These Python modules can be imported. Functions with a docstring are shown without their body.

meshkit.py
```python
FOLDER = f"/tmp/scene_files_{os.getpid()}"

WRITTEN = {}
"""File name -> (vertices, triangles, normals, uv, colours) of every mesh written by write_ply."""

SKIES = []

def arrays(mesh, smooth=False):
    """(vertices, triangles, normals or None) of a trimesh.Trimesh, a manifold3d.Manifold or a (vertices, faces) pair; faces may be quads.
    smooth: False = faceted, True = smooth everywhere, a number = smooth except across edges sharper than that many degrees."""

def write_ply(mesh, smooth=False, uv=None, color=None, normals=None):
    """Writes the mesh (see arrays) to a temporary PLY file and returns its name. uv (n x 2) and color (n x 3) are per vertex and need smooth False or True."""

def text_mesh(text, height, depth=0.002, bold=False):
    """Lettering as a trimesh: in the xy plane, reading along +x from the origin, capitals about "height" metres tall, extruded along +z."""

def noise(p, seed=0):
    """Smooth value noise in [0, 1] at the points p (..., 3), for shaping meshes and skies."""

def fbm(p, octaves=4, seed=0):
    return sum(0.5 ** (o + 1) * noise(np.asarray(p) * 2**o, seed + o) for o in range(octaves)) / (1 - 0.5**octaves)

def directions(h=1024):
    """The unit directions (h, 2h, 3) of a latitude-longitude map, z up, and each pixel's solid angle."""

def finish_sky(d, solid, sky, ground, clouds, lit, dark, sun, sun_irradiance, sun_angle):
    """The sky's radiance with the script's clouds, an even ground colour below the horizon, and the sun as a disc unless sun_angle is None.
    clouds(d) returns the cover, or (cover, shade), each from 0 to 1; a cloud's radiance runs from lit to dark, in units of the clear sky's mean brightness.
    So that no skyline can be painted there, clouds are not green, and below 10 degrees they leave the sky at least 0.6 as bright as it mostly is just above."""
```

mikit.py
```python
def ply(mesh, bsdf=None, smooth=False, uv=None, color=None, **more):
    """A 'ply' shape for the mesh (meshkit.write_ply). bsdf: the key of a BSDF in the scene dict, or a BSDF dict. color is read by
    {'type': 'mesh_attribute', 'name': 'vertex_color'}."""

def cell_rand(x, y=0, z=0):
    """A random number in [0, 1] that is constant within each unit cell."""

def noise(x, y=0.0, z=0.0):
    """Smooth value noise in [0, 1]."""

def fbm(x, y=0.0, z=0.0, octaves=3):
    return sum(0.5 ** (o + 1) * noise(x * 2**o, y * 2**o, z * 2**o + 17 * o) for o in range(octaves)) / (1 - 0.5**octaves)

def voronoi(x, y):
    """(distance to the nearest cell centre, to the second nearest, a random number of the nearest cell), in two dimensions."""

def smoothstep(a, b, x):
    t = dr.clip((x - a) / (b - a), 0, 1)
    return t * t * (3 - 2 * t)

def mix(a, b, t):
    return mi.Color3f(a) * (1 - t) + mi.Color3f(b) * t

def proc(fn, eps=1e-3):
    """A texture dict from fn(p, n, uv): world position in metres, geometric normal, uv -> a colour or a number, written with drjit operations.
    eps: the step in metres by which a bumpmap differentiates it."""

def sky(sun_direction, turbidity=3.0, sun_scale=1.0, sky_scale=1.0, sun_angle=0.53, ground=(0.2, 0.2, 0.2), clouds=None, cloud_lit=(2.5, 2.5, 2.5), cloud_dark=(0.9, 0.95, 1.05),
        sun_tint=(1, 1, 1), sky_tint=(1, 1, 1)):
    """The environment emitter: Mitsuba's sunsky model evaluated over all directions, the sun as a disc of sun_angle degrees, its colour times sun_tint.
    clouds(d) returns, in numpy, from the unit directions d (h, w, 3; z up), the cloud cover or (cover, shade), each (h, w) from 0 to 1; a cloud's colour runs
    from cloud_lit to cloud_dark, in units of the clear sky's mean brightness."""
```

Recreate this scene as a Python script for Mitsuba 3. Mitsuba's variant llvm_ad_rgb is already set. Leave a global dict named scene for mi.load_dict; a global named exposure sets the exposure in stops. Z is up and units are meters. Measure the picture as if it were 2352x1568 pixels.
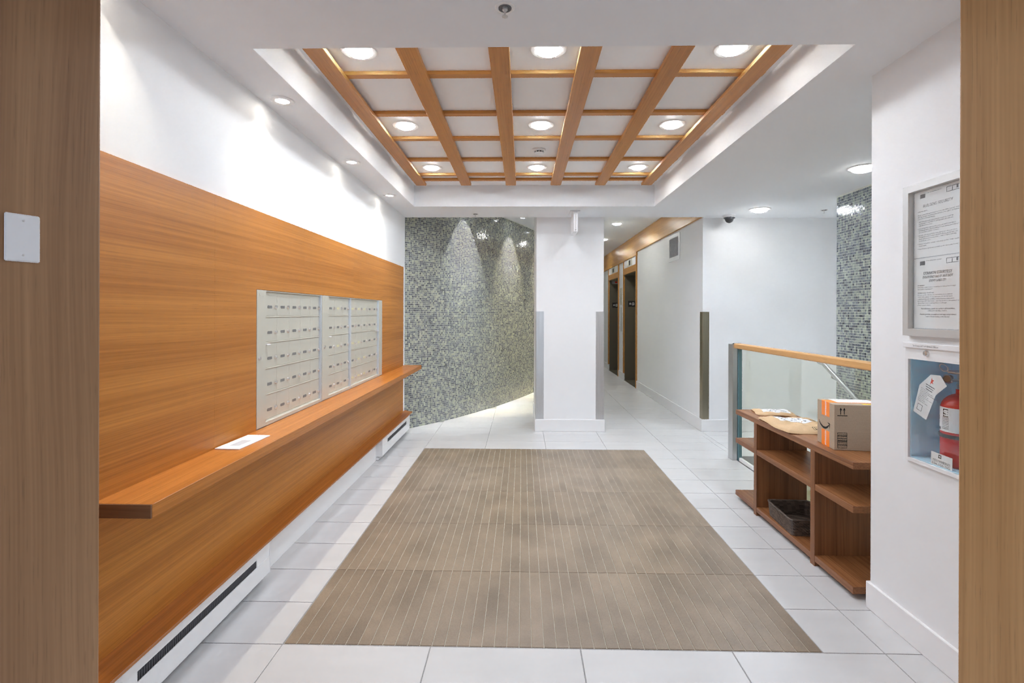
import math
import numpy as np
import trimesh
import drjit as dr
import mitsuba as mi
import mikit
import meshkit
from mikit import noise, fbm, cell_rand, smoothstep, mix, proc, ply
from shapely.geometry import Polygon, box as sbox

T = mi.ScalarTransform4f
rng = np.random.default_rng(7)
scene, labels = {}, {}

# ------------------------------------------------------------------ camera, sky, exposure
F, EYE, YAW, ROLL = 1180.0, 1.358, math.atan(24 / 1180.0), 0.003
fwd = np.array([-math.sin(YAW), math.cos(YAW), 0.0])
side = np.array([math.cos(YAW), math.sin(YAW), 0.0])
up = np.array([0, 0, 1.0]) * math.cos(ROLL) - side * math.sin(ROLL)
scene['camera'] = dict(type='perspective', fov=math.degrees(2 * math.atan(1176 / F)), fov_axis='x', near_clip=0.05, far_clip=200.0,
                       principal_point_offset_x=0.0, principal_point_offset_y=(784 - 718) / 1568,
                       to_world=T().look_at(origin=[0, 0, EYE], target=[float(fwd[0]), float(fwd[1]), EYE], up=[float(x) for x in up]))
exposure = 0.40
SKY = 155.0
scene['sky'] = mikit.sky((0.2, -0.5, 0.8), turbidity=4.0, sun_scale=0.0, sky_scale=0.05 * SKY, sky_tint=(0.90, 0.98, 1.06),
                         ground=(0.25, 0.25, 0.25), clouds=lambda d: (np.full(d.shape[:2], 0.75), np.full(d.shape[:2], 0.2)), cloud_lit=(1.2, 1.2, 1.2), cloud_dark=(0.8, 0.85, 0.95))
L_DOWN = 150.0      # radiance of the big recessed lamps
L_SMALL = 35.0
I_WASH = 1.6       # watts per steradian of the wall-washing spot lamps

# ------------------------------------------------------------------ helpers


def numbered(name):
    if not any(k == name or k.startswith(name + '__') for k in list(scene) + list(labels)):
        return name
    i = 1
    while any(k == f'{name}_{i:03d}' or k.startswith(f'{name}_{i:03d}__') for k in list(scene) + list(labels)):
        i += 1
    return f'{name}_{i:03d}'


COUNT = {}


def add(name, shape, parent=None, label=None, cat=None, group=None, kind=None):
    base = f'{parent}__{name}' if parent else name
    n = COUNT.get(base, 0)
    COUNT[base] = n + 1
    key = base if n == 0 else f'{base}_{n:03d}'
    scene[key] = shape
    info = {k: v for k, v in (('label', label), ('category', cat), ('group', group), ('kind', kind)) if v}
    if info:
        labels[key] = info
    return key


def thing(name, label, cat, group=None, kind=None):
    n = COUNT.get(name, 0)
    COUNT[name] = n + 1
    key = name if n == 0 else f'{name}_{n:03d}'
    labels[key] = {k: v for k, v in (('label', label), ('category', cat), ('group', group), ('kind', kind)) if v}
    return key


def cb(x0, x1, y0, y1, z0, z1, c=0.0):
    """a box with chamfered edges"""
    if c <= 0:
        m = trimesh.creation.box([x1 - x0, y1 - y0, z1 - z0])
        m.apply_translation([(x0 + x1) / 2, (y0 + y1) / 2, (z0 + z1) / 2])
        return m
    c = min(c, 0.45 * min(x1 - x0, y1 - y0, z1 - z0))
    pts = []
    for ax in range(3):
        for sx in (0, 1):
            for sy in (0, 1):
                for sz in (0, 1):
                    s = (sx, sy, sz)
                    lo, hi = (x0, y0, z0), (x1, y1, z1)
                    pts.append([(hi[i] if s[i] else lo[i]) + (0 if i == ax else (-c if s[i] else c)) for i in range(3)])
    return trimesh.convex.convex_hull(np.array(pts))


def sheet(o, a, b):
    o, a, b = (np.array(q, float) for q in (o, a, b))
    return trimesh.Trimesh([o, o + a, o + a + b, o + b], [[0, 1, 2], [0, 2, 3]], process=False)


def prism(poly, z0, z1):
    m = trimesh.creation.extrude_polygon(poly, z1 - z0, engine='earcut')
    m.apply_translation([0, 0, z0])
    return m


def prism_x(poly_yz, x0, x1):
    """a polygon given in (y, z), extruded along x"""
    m = trimesh.creation.extrude_polygon(poly_yz, x1 - x0, engine='earcut')
    v = np.array(m.vertices)
    m.vertices = np.stack([v[:, 2] + x0, v[:, 0], v[:, 1]], 1)
    m.fix_normals()
    return m


def lathe(profile, n=40, at=(0, 0, 0)):
    """profile: (r, z) pairs"""
    m = trimesh.creation.revolve(np.array(profile, float), sections=n)
    m.apply_translation(at)
    m.fix_normals()
    return m


def frame(origin, right, upv):
    r, u = np.array(right, float), np.array(upv, float)
    r /= np.linalg.norm(r)
    u /= np.linalg.norm(u)
    M = np.eye(4)
    M[:3, 0], M[:3, 1], M[:3, 2], M[:3, 3] = r, u, np.cross(r, u), origin
    return M


def local(m, M):
    m = m.copy()
    m.apply_transform(M)
    return m


TEXTS = {}


def text(s, h, x=0.0, y=0.0, depth=0.0004, bold=False, align='l', width=None, slant=0.0):
    k = (s, bold)
    if k not in TEXTS:
        TEXTS[k] = meshkit.text_mesh(s, 1.0, 1.0, bold)
    m = TEXTS[k].copy()
    m.apply_scale([h, h, depth])
    if slant:
        m.vertices[:, 0] += slant * m.vertices[:, 1]
    b = m.bounds
    w = b[1][0] - b[0][0]
    if width:
        m.apply_translation([-b[0][0], 0, 0])
        m.apply_scale([width / w, 1, 1])
        w, b = width, m.bounds
    off = {'l': 0, 'c': -w / 2, 'r': -w}[align] - b[0][0]
    m.apply_translation([x + off, y, 0])
    return m


def cat_(*ms):
    return trimesh.util.concatenate([m for m in ms if m is not None])


def tube(pts, r, n=12, closed=False):
    p = np.array(pts, float)
    t = np.gradient(p, axis=0)
    t /= np.linalg.norm(t, axis=1, keepdims=True)
    a = np.cross(t, [0.13, 0.27, 0.95])
    a /= np.linalg.norm(a, axis=1, keepdims=True)
    b = np.cross(t, a)
    ang = np.arange(n) * 2 * np.pi / n
    v = p[:, None] + r * (np.cos(ang)[None, :, None] * a[:, None] + np.sin(ang)[None, :, None] * b[:, None])
    k = len(p)
    f = []
    for i in range(k - 1):
        for j in range(n):
            q = [i * n + j, i * n + (j + 1) % n, (i + 1) * n + (j + 1) % n, (i + 1) * n + j]
            f += [[q[0], q[1], q[2]], [q[0], q[2], q[3]]]
    vv = v.reshape(-1, 3)
    c0, c1 = len(vv), len(vv) + 1
    vv = np.vstack([vv, p[0], p[-1]])
    for j in range(n):
        f += [[c0, (j + 1) % n, j], [c1, (k - 1) * n + j, (k - 1) * n + (j + 1) % n]]
    m = trimesh.Trimesh(vv, f, process=False)
    m.fix_normals()
    return m


# ------------------------------------------------------------------ materials


def P_(col, rough=0.5, spec=0.5, metallic=0.0, **k):
    bc = {'type': 'rgb', 'value': list(col)} if isinstance(col, (tuple, list)) else col
    return {'type': 'twosided', 'b': {'type': 'principled', 'base_color': bc, 'roughness': rough, 'specular': spec, 'metallic': metallic, **k}}


def wood(grain, light, dark, fine=1.0, seam=None, streak=0.5, seed=0.0, figure=1.0):
    """grain: axis along which the fibres run (0, 1, 2)"""
    a = grain
    b, c = [i for i in range(3) if i != grain]

    def fn(p, n, uv):
        g, s, t = p[a], p[b] + seed, p[c] + 0.37 * seed
        off = mi.Float(0)
        if seam:
            off = cell_rand(dr.floor((g - seam[0]) / seam[1])) * 0.22
        w = 0.03 * figure * (noise(g * 1.3 + off, s * 4, t * 4) - 0.5)
        broad = fbm(g * 0.5 + off, (s + w) * 9 + off, (t + w) * 9, 3)
        lines = 0.5 * noise(g * 0.9 + off * 3, (s + w) * 62 * fine, (t + w) * 62 * fine) + 0.5 * noise(g * 0.7 + off * 5, (s + w) * 150 * fine, (t + w) * 150 * fine)
        hair = noise(g * 2.2 + off, (s + w) * 300 * fine, (t + w) * 300 * fine)
        pore = smoothstep(0.70, 0.95, noise(g * 14, s * 420 * fine, t * 420 * fine))
        k = 0.52 * (broad - 0.5) * 1.9 + streak * (lines - 0.5) * 1.25 + 0.36 * (hair - 0.5) + 0.44
        if seam:
            k = k + 0.03 * (cell_rand(dr.floor((g - seam[0]) / seam[1]), 3) - 0.5)
        k = dr.clip(k, 0, 1)
        col = mix(dark, light, k)
        return col * (1 - 0.16 * pore)
    return proc(fn)


def wall_tex(p, n, uv):
    k = 0.985 + 0.03 * (fbm(p[0] * 3, p[1] * 3, p[2] * 3, 2) - 0.5)
    return mi.Color3f(0.838, 0.85, 0.862) * k


scene['white_paint'] = P_(proc(wall_tex), 0.6, 0.3)
scene['ceiling_paint'] = P_((0.775, 0.805, 0.835), 0.85, 0.15)
scene['white_trim'] = P_((0.83, 0.835, 0.84), 0.4, 0.4)
scene['white_enamel'] = P_((0.80, 0.81, 0.82), 0.35, 0.5)
scene['white_plastic'] = P_((0.78, 0.79, 0.81), 0.35, 0.5)
scene['cherry_panel'] = P_(wood(1, (0.56, 0.228, 0.040), (0.35, 0.116, 0.013), seam=(1.285, 0.9165), streak=0.55), 0.38, 0.35)
scene['cherry_shelf'] = P_(wood(1, (0.54, 0.208, 0.042), (0.33, 0.102, 0.013), seed=3.1), 0.32, 0.4)
scene['cherry_dark'] = P_(wood(1, (0.43, 0.152, 0.024), (0.22, 0.062, 0.009), seed=5.7), 0.35, 0.5)
scene['end_grain'] = P_(wood(0, (0.26, 0.13, 0.065), (0.12, 0.052, 0.024), seed=2.2, figure=6.0, fine=0.6), 0.5, 0.4)
scene['fir_beam'] = P_(wood(1, (0.58, 0.27, 0.070), (0.40, 0.160, 0.036), seed=1.3, streak=0.4), 0.42, 0.4)
scene['fir_slat'] = P_(wood(0, (0.58, 0.27, 0.070), (0.40, 0.160, 0.036), seed=4.3, streak=0.4), 0.42, 0.4)
scene['jamb_wood'] = P_(wood(2, (0.36, 0.208, 0.108), (0.215, 0.110, 0.052), seed=9.3, fine=0.8, streak=0.5), 0.45, 0.4)
scene['jamb_wood_pale'] = P_(wood(2, (0.57, 0.34, 0.155), (0.38, 0.20, 0.078), seed=14.9, fine=0.7, streak=0.55, figure=1.6), 0.45, 0.4)
scene['walnut_long'] = P_(wood(1, (0.34, 0.150, 0.060), (0.15, 0.053, 0.018), seed=21.0, streak=0.7), 0.38, 0.45)
scene['walnut_tall'] = P_(wood(2, (0.31, 0.132, 0.052), (0.10, 0.035, 0.012), seed=27.0, streak=0.5), 0.42, 0.4)
scene['oak_rail'] = P_(wood(1, (0.70, 0.40, 0.15), (0.50, 0.25, 0.08), seed=33.0), 0.35, 0.5)
scene['header_wood'] = P_(wood(1, (0.55, 0.27, 0.062), (0.36, 0.155, 0.026), seed=41.0), 0.32, 0.5)
scene['frame_wood'] = P_(wood(2, (0.55, 0.27, 0.07), (0.36, 0.155, 0.03), seed=45.0), 0.35, 0.5)


def tile_tex(p, n, uv):
    v = cell_rand(dr.floor((p[0] + 0.37 + 0.608 * 20) / 0.608), dr.floor((p[1] - 2.083 + 30.45) / 0.3045))
    k = 0.965 + 0.03 * (v - 0.5) + 0.07 * (fbm(p[0] * 5, p[1] * 16, 0.0, 3) - 0.5)
    return mi.Color3f(0.615, 0.615, 0.615) * k


def strip_tex(p, n, uv):
    sx, sy = dr.floor((p[0] + 0.974) / 0.05079), dr.floor((p[1] - 2.088) / 0.6075)
    v = cell_rand(sx + 50, sy + 9)
    cloud = fbm(p[0] * 5 + 13 * cell_rand(sy + 3, 4), p[1] * 5 + v * 0.6, 0.0, 4)
    grit = noise(p[0] * 260, p[1] * 260)
    k = 0.97 + 0.55 * (cloud - 0.5) + 0.12 * (v - 0.5) + 0.14 * (grit - 0.5)
    tone = mix((0.245, 0.186, 0.126), (0.262, 0.209, 0.160), noise(p[0] * 1.4, p[1] * 1.4, 5.0))
    return tone * k


def grout_tex(p, n, uv):
    inside = (p[0] > -0.974) & (p[0] < 1.209) & (p[1] > 2.088) & (p[1] < 5.124)
    k = 0.9 + 0.2 * noise(p[0] * 40, p[1] * 40)
    return dr.select(inside, mi.Color3f(0.47, 0.435, 0.36), mi.Color3f(0.30, 0.30, 0.30)) * k


scene['floor_tile'] = P_(proc(tile_tex), 0.34, 0.5)
scene['strip_tile'] = P_(proc(strip_tex), 0.38, 0.45)
scene['grout'] = P_(proc(grout_tex), 0.8, 0.2)
scene['mosaic_grout'] = P_((0.66, 0.68, 0.62), 0.8, 0.2)
scene['mosaic_glass'] = P_({'type': 'mesh_attribute', 'name': 'vertex_color'}, 0.13, 0.6)
scene['cream_vinyl'] = P_((0.66, 0.62, 0.44), 0.5, 0.4)
scene['tread_green'] = P_((0.42, 0.46, 0.34), 0.5, 0.4)
scene['outdoor_ground'] = P_((0.35, 0.35, 0.35), 0.9, 0.1)


def brushed(col, a):
    def fn(p, n, uv):
        return mi.Color3f(*col) * (0.92 + 0.16 * noise(p[0] * 500, p[1] * 500, p[2] * (4 if a == 2 else 500)))
    return proc(fn)


scene['steel'] = P_(brushed((0.62, 0.63, 0.64), 2), 0.32, 0.5, 1.0)
scene['steel_bronze'] = P_(brushed((0.40, 0.36, 0.27), 2), 0.3, 0.5, 1.0)
scene['chrome'] = P_((0.75, 0.75, 0.75), 0.15, 0.5, 1.0)
scene['silver_paint'] = P_((0.56, 0.545, 0.47), 0.42, 0.5, 0.25)
scene['silver_daylight_tint'] = P_((0.60, 0.66, 0.73), 0.35, 0.5, 0.35)  # silver tinted bluish to stand in for daylight falling on the flanges
scene['frame_aluminium'] = P_((0.60, 0.60, 0.59), 0.35, 0.5, 0.3)
scene['name_plate'] = P_((0.17, 0.17, 0.165), 0.4, 0.5)
scene['name_plate_pale'] = P_((0.62, 0.58, 0.36), 0.5, 0.4)
scene['black_metal'] = P_((0.022, 0.022, 0.023), 0.45, 0.5)
scene['black_ink'] = P_((0.018, 0.018, 0.018), 0.7, 0.2)
scene['grey_ink'] = P_((0.16, 0.16, 0.17), 0.7, 0.2)
scene['dark_plastic'] = P_((0.02, 0.02, 0.021), 0.12, 0.6)
scene['door_bronze'] = P_((0.095, 0.083, 0.060), 0.4, 0.5)
scene['paper'] = P_((0.80, 0.81, 0.82), 0.8, 0.15)
scene['paper_shade'] = P_((0.50, 0.52, 0.55), 0.8, 0.15)
scene['red_enamel'] = P_((0.50, 0.012, 0.012), 0.25, 0.6, clearcoat=0.5)
scene['red_ink'] = P_((0.62, 0.06, 0.03), 0.6, 0.2)
scene['orange_tape'] = P_((0.95, 0.24, 0.012), 0.3, 0.5)
scene['yellow_tape'] = P_((0.90, 0.62, 0.02), 0.3, 0.5)
scene['cabinet_daylight_tint'] = P_((0.55, 0.83, 0.97), 0.5, 0.4)  # blue cast of daylight inside the cabinet, put into the base colour
scene['brass'] = P_((0.45, 0.25, 0.15), 0.3, 0.5, 0.7)


def card(p, n, uv):
    k = 0.94 + 0.12 * noise(p[0] * 300, p[1] * 300, p[2] * 300) + 0.06 * (noise(p[0] * 9, p[1] * 9, p[2] * 200) - 0.5)
    return mi.Color3f(0.43, 0.335, 0.25) * k


def kraft(p, n, uv):
    k = 0.95 + 0.1 * noise(p[0] * 260, p[1] * 260, p[2] * 260) + 0.1 * (fbm(p[0] * 14, p[1] * 14, 0.0, 2) - 0.5)
    return mi.Color3f(0.62, 0.43, 0.25) * k


def wicker(p, n, uv):
    u, v = p[0] * 0.7 + p[1], p[2]
    k = 0.55 + 0.9 * cell_rand(dr.floor(u / 0.016) + 900, dr.floor(v / 0.0085) + 30)
    return mix((0.035, 0.026, 0.022), (0.105, 0.075, 0.058), dr.clip(k - 0.4, 0, 1))


scene['cardboard'] = P_(proc(card), 0.75, 0.2)
scene['kraft'] = P_(proc(kraft), 0.7, 0.25)
scene['wicker'] = P_(proc(wicker), 0.4, 0.5)
scene['pane'] = {'type': 'thindielectric', 'int_ior': 1.5, 'specular_transmittance': {'type': 'rgb', 'value': [0.97, 0.985, 0.98]}}
scene['rail_pane'] = {'type': 'thindielectric', 'int_ior': 1.5, 'specular_transmittance': {'type': 'rgb', 'value': [0.95, 0.975, 0.87]}}
scene['edge_glass'] = P_((0.10, 0.20, 0.23), 0.15, 0.6)


def lamp_mat():
    return {'type': 'diffuse', 'reflectance': {'type': 'rgb', 'value': [0.8, 0.8, 0.8]}}


# ------------------------------------------------------------------ the setting: floor
ZC, ZR, ZU = 2.453, 2.674, 2.775     # main ceiling, coffer ceiling, corridor ceiling
XL, XR = -1.355, 1.61
YS = 5.90                            # front of the column and edge of the lower ceiling
room = Polygon([(-1.66, -1.25), (1.95, -1.25), (1.95, 2.0), (1.99, 2.3), (1.99, 5.0), (2.0, 5.0), (2.0, 6.1), (2.5, 6.1), (2.5, 15.2), (-2.2, 15.2), (-2.2, 5.5), (-1.66, 5.5)])
add('floor', ply(prism(room, -0.10, -0.0025), 'grout'), kind='structure', label='white tiled lobby floor with an inset field of brown strip tiles')
MAT = (-0.974, 1.209, 2.088, 5.124)
TILES = {}
far_tiles = []
G = 0.0022


def tile_ply(w, d):
    k = (round(w, 4), round(d, 4))
    if k not in TILES:
        m = cb(-w / 2, w / 2, -d / 2, d / 2, -0.008, 0.0, 0.0012)
        TILES[k] = ply(m, 'floor_tile')
    return TILES[k]


def mosaic_x(y):
    return np.interp(y, MY, MX)


# plan of the curved mosaic wall (x as a function of y)
MY = np.array([5.90, 5.969, 6.2, 6.469, 6.9, 7.398, 8.0, 8.784, 9.8, 11.0, 12.5, 14.0, 15.2])
MX = np.array([-1.39, -1.329, -1.143, -0.935, -0.672, -0.399, -0.115, 0.195, 0.52, 0.80, 1.00, 1.10, 1.14])
xe = [-1.586 + 0.608 * i for i in range(10)]
ye = [2.083 + 0.3045 * i for i in range(-11, 43)]
for j in range(len(ye) - 1):
    y0, y1 = ye[j] + G, ye[j + 1] - G
    for i in range(len(xe) - 1):
        x0, x1 = xe[i] + G, xe[i + 1] - G
        if y1 < 5.6:
            x0 = max(x0, -1.44)
        if y1 < 2.2:
            x1 = min(x1, 1.64)
        elif y1 < 5.0:
            x1 = min(x1, 1.985)
        elif y1 < 5.95:
            x1 = min(x1, 2.0)
        else:
            x1 = min(x1, 2.085)
        parts = [(x0, x1)]
        if y1 > MAT[2] and y0 < MAT[3] - 0.02:
            parts = [(x0, min(x1, MAT[0] - G)), (max(x0, MAT[1] + G), x1)]
        for a, b in parts:
            if b - a < 0.04 or (y0 > 5.9 and b < mosaic_x(y1)):
                continue
            if y0 < 8.6:
                add('tile', {**tile_ply(b - a, y1 - y0), 'to_world': T().translate([(a + b) / 2, (y0 + y1) / 2, 0.0])}, 'floor')
            else:
                far_tiles.append(cb(a, b, y0, y1, -0.008, 0.0, 0.0012))
add('far_tile_field', ply(cat_(*far_tiles), 'floor_tile'), 'floor', kind='stuff', label='white tiles far down the corridor')
sp = (MAT[1] - MAT[0]) / 43
sy_ = (MAT[3] - MAT[2]) / 5
strip = ply(cb(-sp / 2 + 0.0017, sp / 2 - 0.0017, -sy_ / 2 + 0.0014, sy_ / 2 - 0.0014, -0.008, 0.0, 0.0008), 'strip_tile')
for j in range(5):
    for i in range(43):
        add('strip_tile', {**strip, 'to_world': T().translate([MAT[0] + (i + 0.5) * sp, MAT[2] + (j + 0.5) * sy_, 0.0])}, 'floor')
add('ground', ply(cb(-30, 30, -40, -1.25, -0.14, -0.03), 'outdoor_ground'), kind='structure', label='grey paving outside the entrance')

# stairwell floor pieces
ld = add('landing', ply(cb(2.001, 3.62, 4.935, 6.0, -0.12, -0.0025), 'grout'), kind='structure', label='tiled landing behind the glass guard rail')
for y0_, y1_ in ((4.935, 5.128), (5.128, 5.4325), (5.4325, 5.737), (5.737, 6.0)):
    for x0_, x1_ in ((2.001, 2.062), (2.062, 2.67), (2.67, 3.278), (3.278, 3.62)):
        add('tile', {**tile_ply(x1_ - x0_ - 2 * G, y1_ - y0_ - 2 * G), 'to_world': T().translate([(x0_ + x1_) / 2, (y0_ + y1_) / 2, 0.0])}, ld)
st = thing('stair', 'flight of steps going down behind the glass guard rail', 'stairs', kind='structure')
for k in range(9):
    add('step', ply(cb(2.03, 2.93, 4.93 - 0.28 * (k + 1), 4.93 - 0.28 * k + 0.03, -0.178 * (k + 1) - 0.17, -0.178 * (k + 1), 0.006), 'cream_vinyl'), st)

# ------------------------------------------------------------------ walls
add('wall_left', ply(cb(-1.66, XL, 1.395, 5.885, 0, 2.8), 'white_paint'), kind='structure', label='white wall above the wood panelling on the left')
add('wall_front_left', ply(cb(-1.66, -1.6, -1.2, 1.394, 0, 2.8), 'white_paint'), kind='structure')
# right wall block with the recess of the extinguisher cabinet
hole = sbox(1.875, 0.765, 2.165, 1.225)
add('wall_right', ply(cat_(prism_x(sbox(1.30, 0, 2.405, 2.8).difference(hole), XR, 1.80), cb(1.80, 2.4, 1.30, 2.405, 0, 2.8)), 'white_paint'), kind='structure', label='white wall on the right that carries the notice board')
add('wall_front_right', ply(cb(1.9, 1.96, -1.2, 1.4, 0, 2.8), 'white_paint'), kind='structure')
add('wall_stair_near', ply(cb(2.4, 3.7, 2.35, 2.405, -2.2, 2.8), 'white_paint'), kind='structure')
add('wall_stair_right', ply(cb(3.6, 3.7, 4.80, 6.1, -2.2, 2.8), 'white_paint'), kind='structure')
add('wall_back', ply(cb(2.07, 3.7, 5.95, 6.1, -2.2, 2.8), 'white_paint'), kind='structure', label='white wall behind the stairwell guard rail')
E1, E2, ET = (9.36, 10.47), (11.09, 12.30), 2.13
add('wall_corridor', ply(prism_x(sbox(6.1, 0, 15.2, 2.8).difference(sbox(E1[0], -1, E1[1], ET)).difference(sbox(E2[0], -1, E2[1], ET)), 2.07, 2.42), 'white_paint'), kind='structure', label='white corridor wall with the lift openings')
add('wall_corridor_end', ply(cb(-2.2, 2.5, 15.0, 15.2, 0, 2.8), 'white_paint'), kind='structure')
add('wall_lift_back', ply(cb(2.42, 2.5, 6.1, 15.2, 0, 2.8), 'white_paint'), kind='structure')
add('column', ply(cb(0.158, 0.930, YS, 7.0, 0, 2.8, 0.003), 'white_paint'), kind='structure', label='white square column in the middle of the lobby')

# mosaic walls: thousands of little glass tiles, one mesh each on a grout wall
PAL = 0.72 * np.array([(0.60, 0.62, 0.47), (0.46, 0.485, 0.39), (0.32, 0.35, 0.31), (0.23, 0.25, 0.25), (0.145, 0.16, 0.185), (0.09, 0.10, 0.13), (0.04, 0.045, 0.06), (0.24, 0.255, 0.27)])
PW = np.array([0.17, 0.15, 0.14, 0.14, 0.14, 0.11, 0.05, 0.10])
PAL2 = PAL * np.array([0.8, 0.88, 1.0])


def mosaic(path, z0, z1, pal, seed, pitch=0.0232, gap=0.0042, th=0.0016):
    """path: (n,2) plan polyline walked with the room on its right-hand side (normal = (dy,-dx))"""
    r = np.random.default_rng(seed)
    path = np.array(path, float)
    s = np.concatenate([[0], np.cumsum(np.linalg.norm(np.diff(path, axis=0), axis=1))])
    nu, nz = int(s[-1] / pitch), int((z1 - z0) / pitch)
    su = (np.arange(nu) + 0.5) * pitch
    cx, cy = np.interp(su, s, path[:, 0]), np.interp(su, s, path[:, 1])
    e = 0.02
    dx = np.interp(su + e, s, path[:, 0]) - np.interp(su - e, s, path[:, 0])
    dy = np.interp(su + e, s, path[:, 1]) - np.interp(su - e, s, path[:, 1])
    ln = np.hypot(dx, dy)
    tx, ty = dx / ln, dy / ln
    U, K = np.meshgrid(np.arange(nu), np.arange(nz), indexing='ij')
    U, K = U.ravel(), K.ravel()
    c = np.stack([cx[U], cy[U], z0 + (K + 0.5) * pitch], 1)
    t = np.stack([tx[U], ty[U], 0 * U], 1)
    n = np.stack([ty[U], -tx[U], 0 * U], 1)
    zz = np.array([0, 0, 1.0])
    h = (pitch - gap) / 2
    tilt = r.normal(0, 0.012, (len(U), 2))
    V, N = [], len(U)
    for lev, hh in ((-0.003, h), (th - 0.0006, h), (th, h - 0.0006)):
        for a, b in ((-1, -1), (1, -1), (1, 1), (-1, 1)):
            d = lev + (tilt[:, 0] * a + tilt[:, 1] * b) * hh * (lev > 0)
            V.append(c + t * (a * hh) + zz * (b * hh) + n * d[:, None])
    V = np.stack(V, 1)
    quads = [(8, 9, 10, 11)]
    for q0, q1 in ((0, 4), (4, 8)):
        for k in range(4):
            quads.append((q0 + k, q0 + (k + 1) % 4, q1 + (k + 1) % 4, q1 + k))
    f = []
    base = np.arange(N)[:, None] * 12
    for q in quads:
        q = np.array(q)
        f += [base + q[[0, 1, 2]], base + q[[0, 2, 3]]]
    f = np.vstack(f)
    col = pal[r.choice(len(pal), N, p=PW / PW.sum())] * r.uniform(0.85, 1.15, (N, 1))
    m = trimesh.Trimesh(V.reshape(-1, 3), f, process=False)
    # face outwards along n
    fn = np.cross(m.vertices[m.faces[0][1]] - m.vertices[m.faces[0][0]], m.vertices[m.faces[0][2]] - m.vertices[m.faces[0][0]])
    if fn @ n[0] < 0:
        m.faces = m.faces[:, ::-1]
    return m, np.repeat(col, 12, axis=0)


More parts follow.
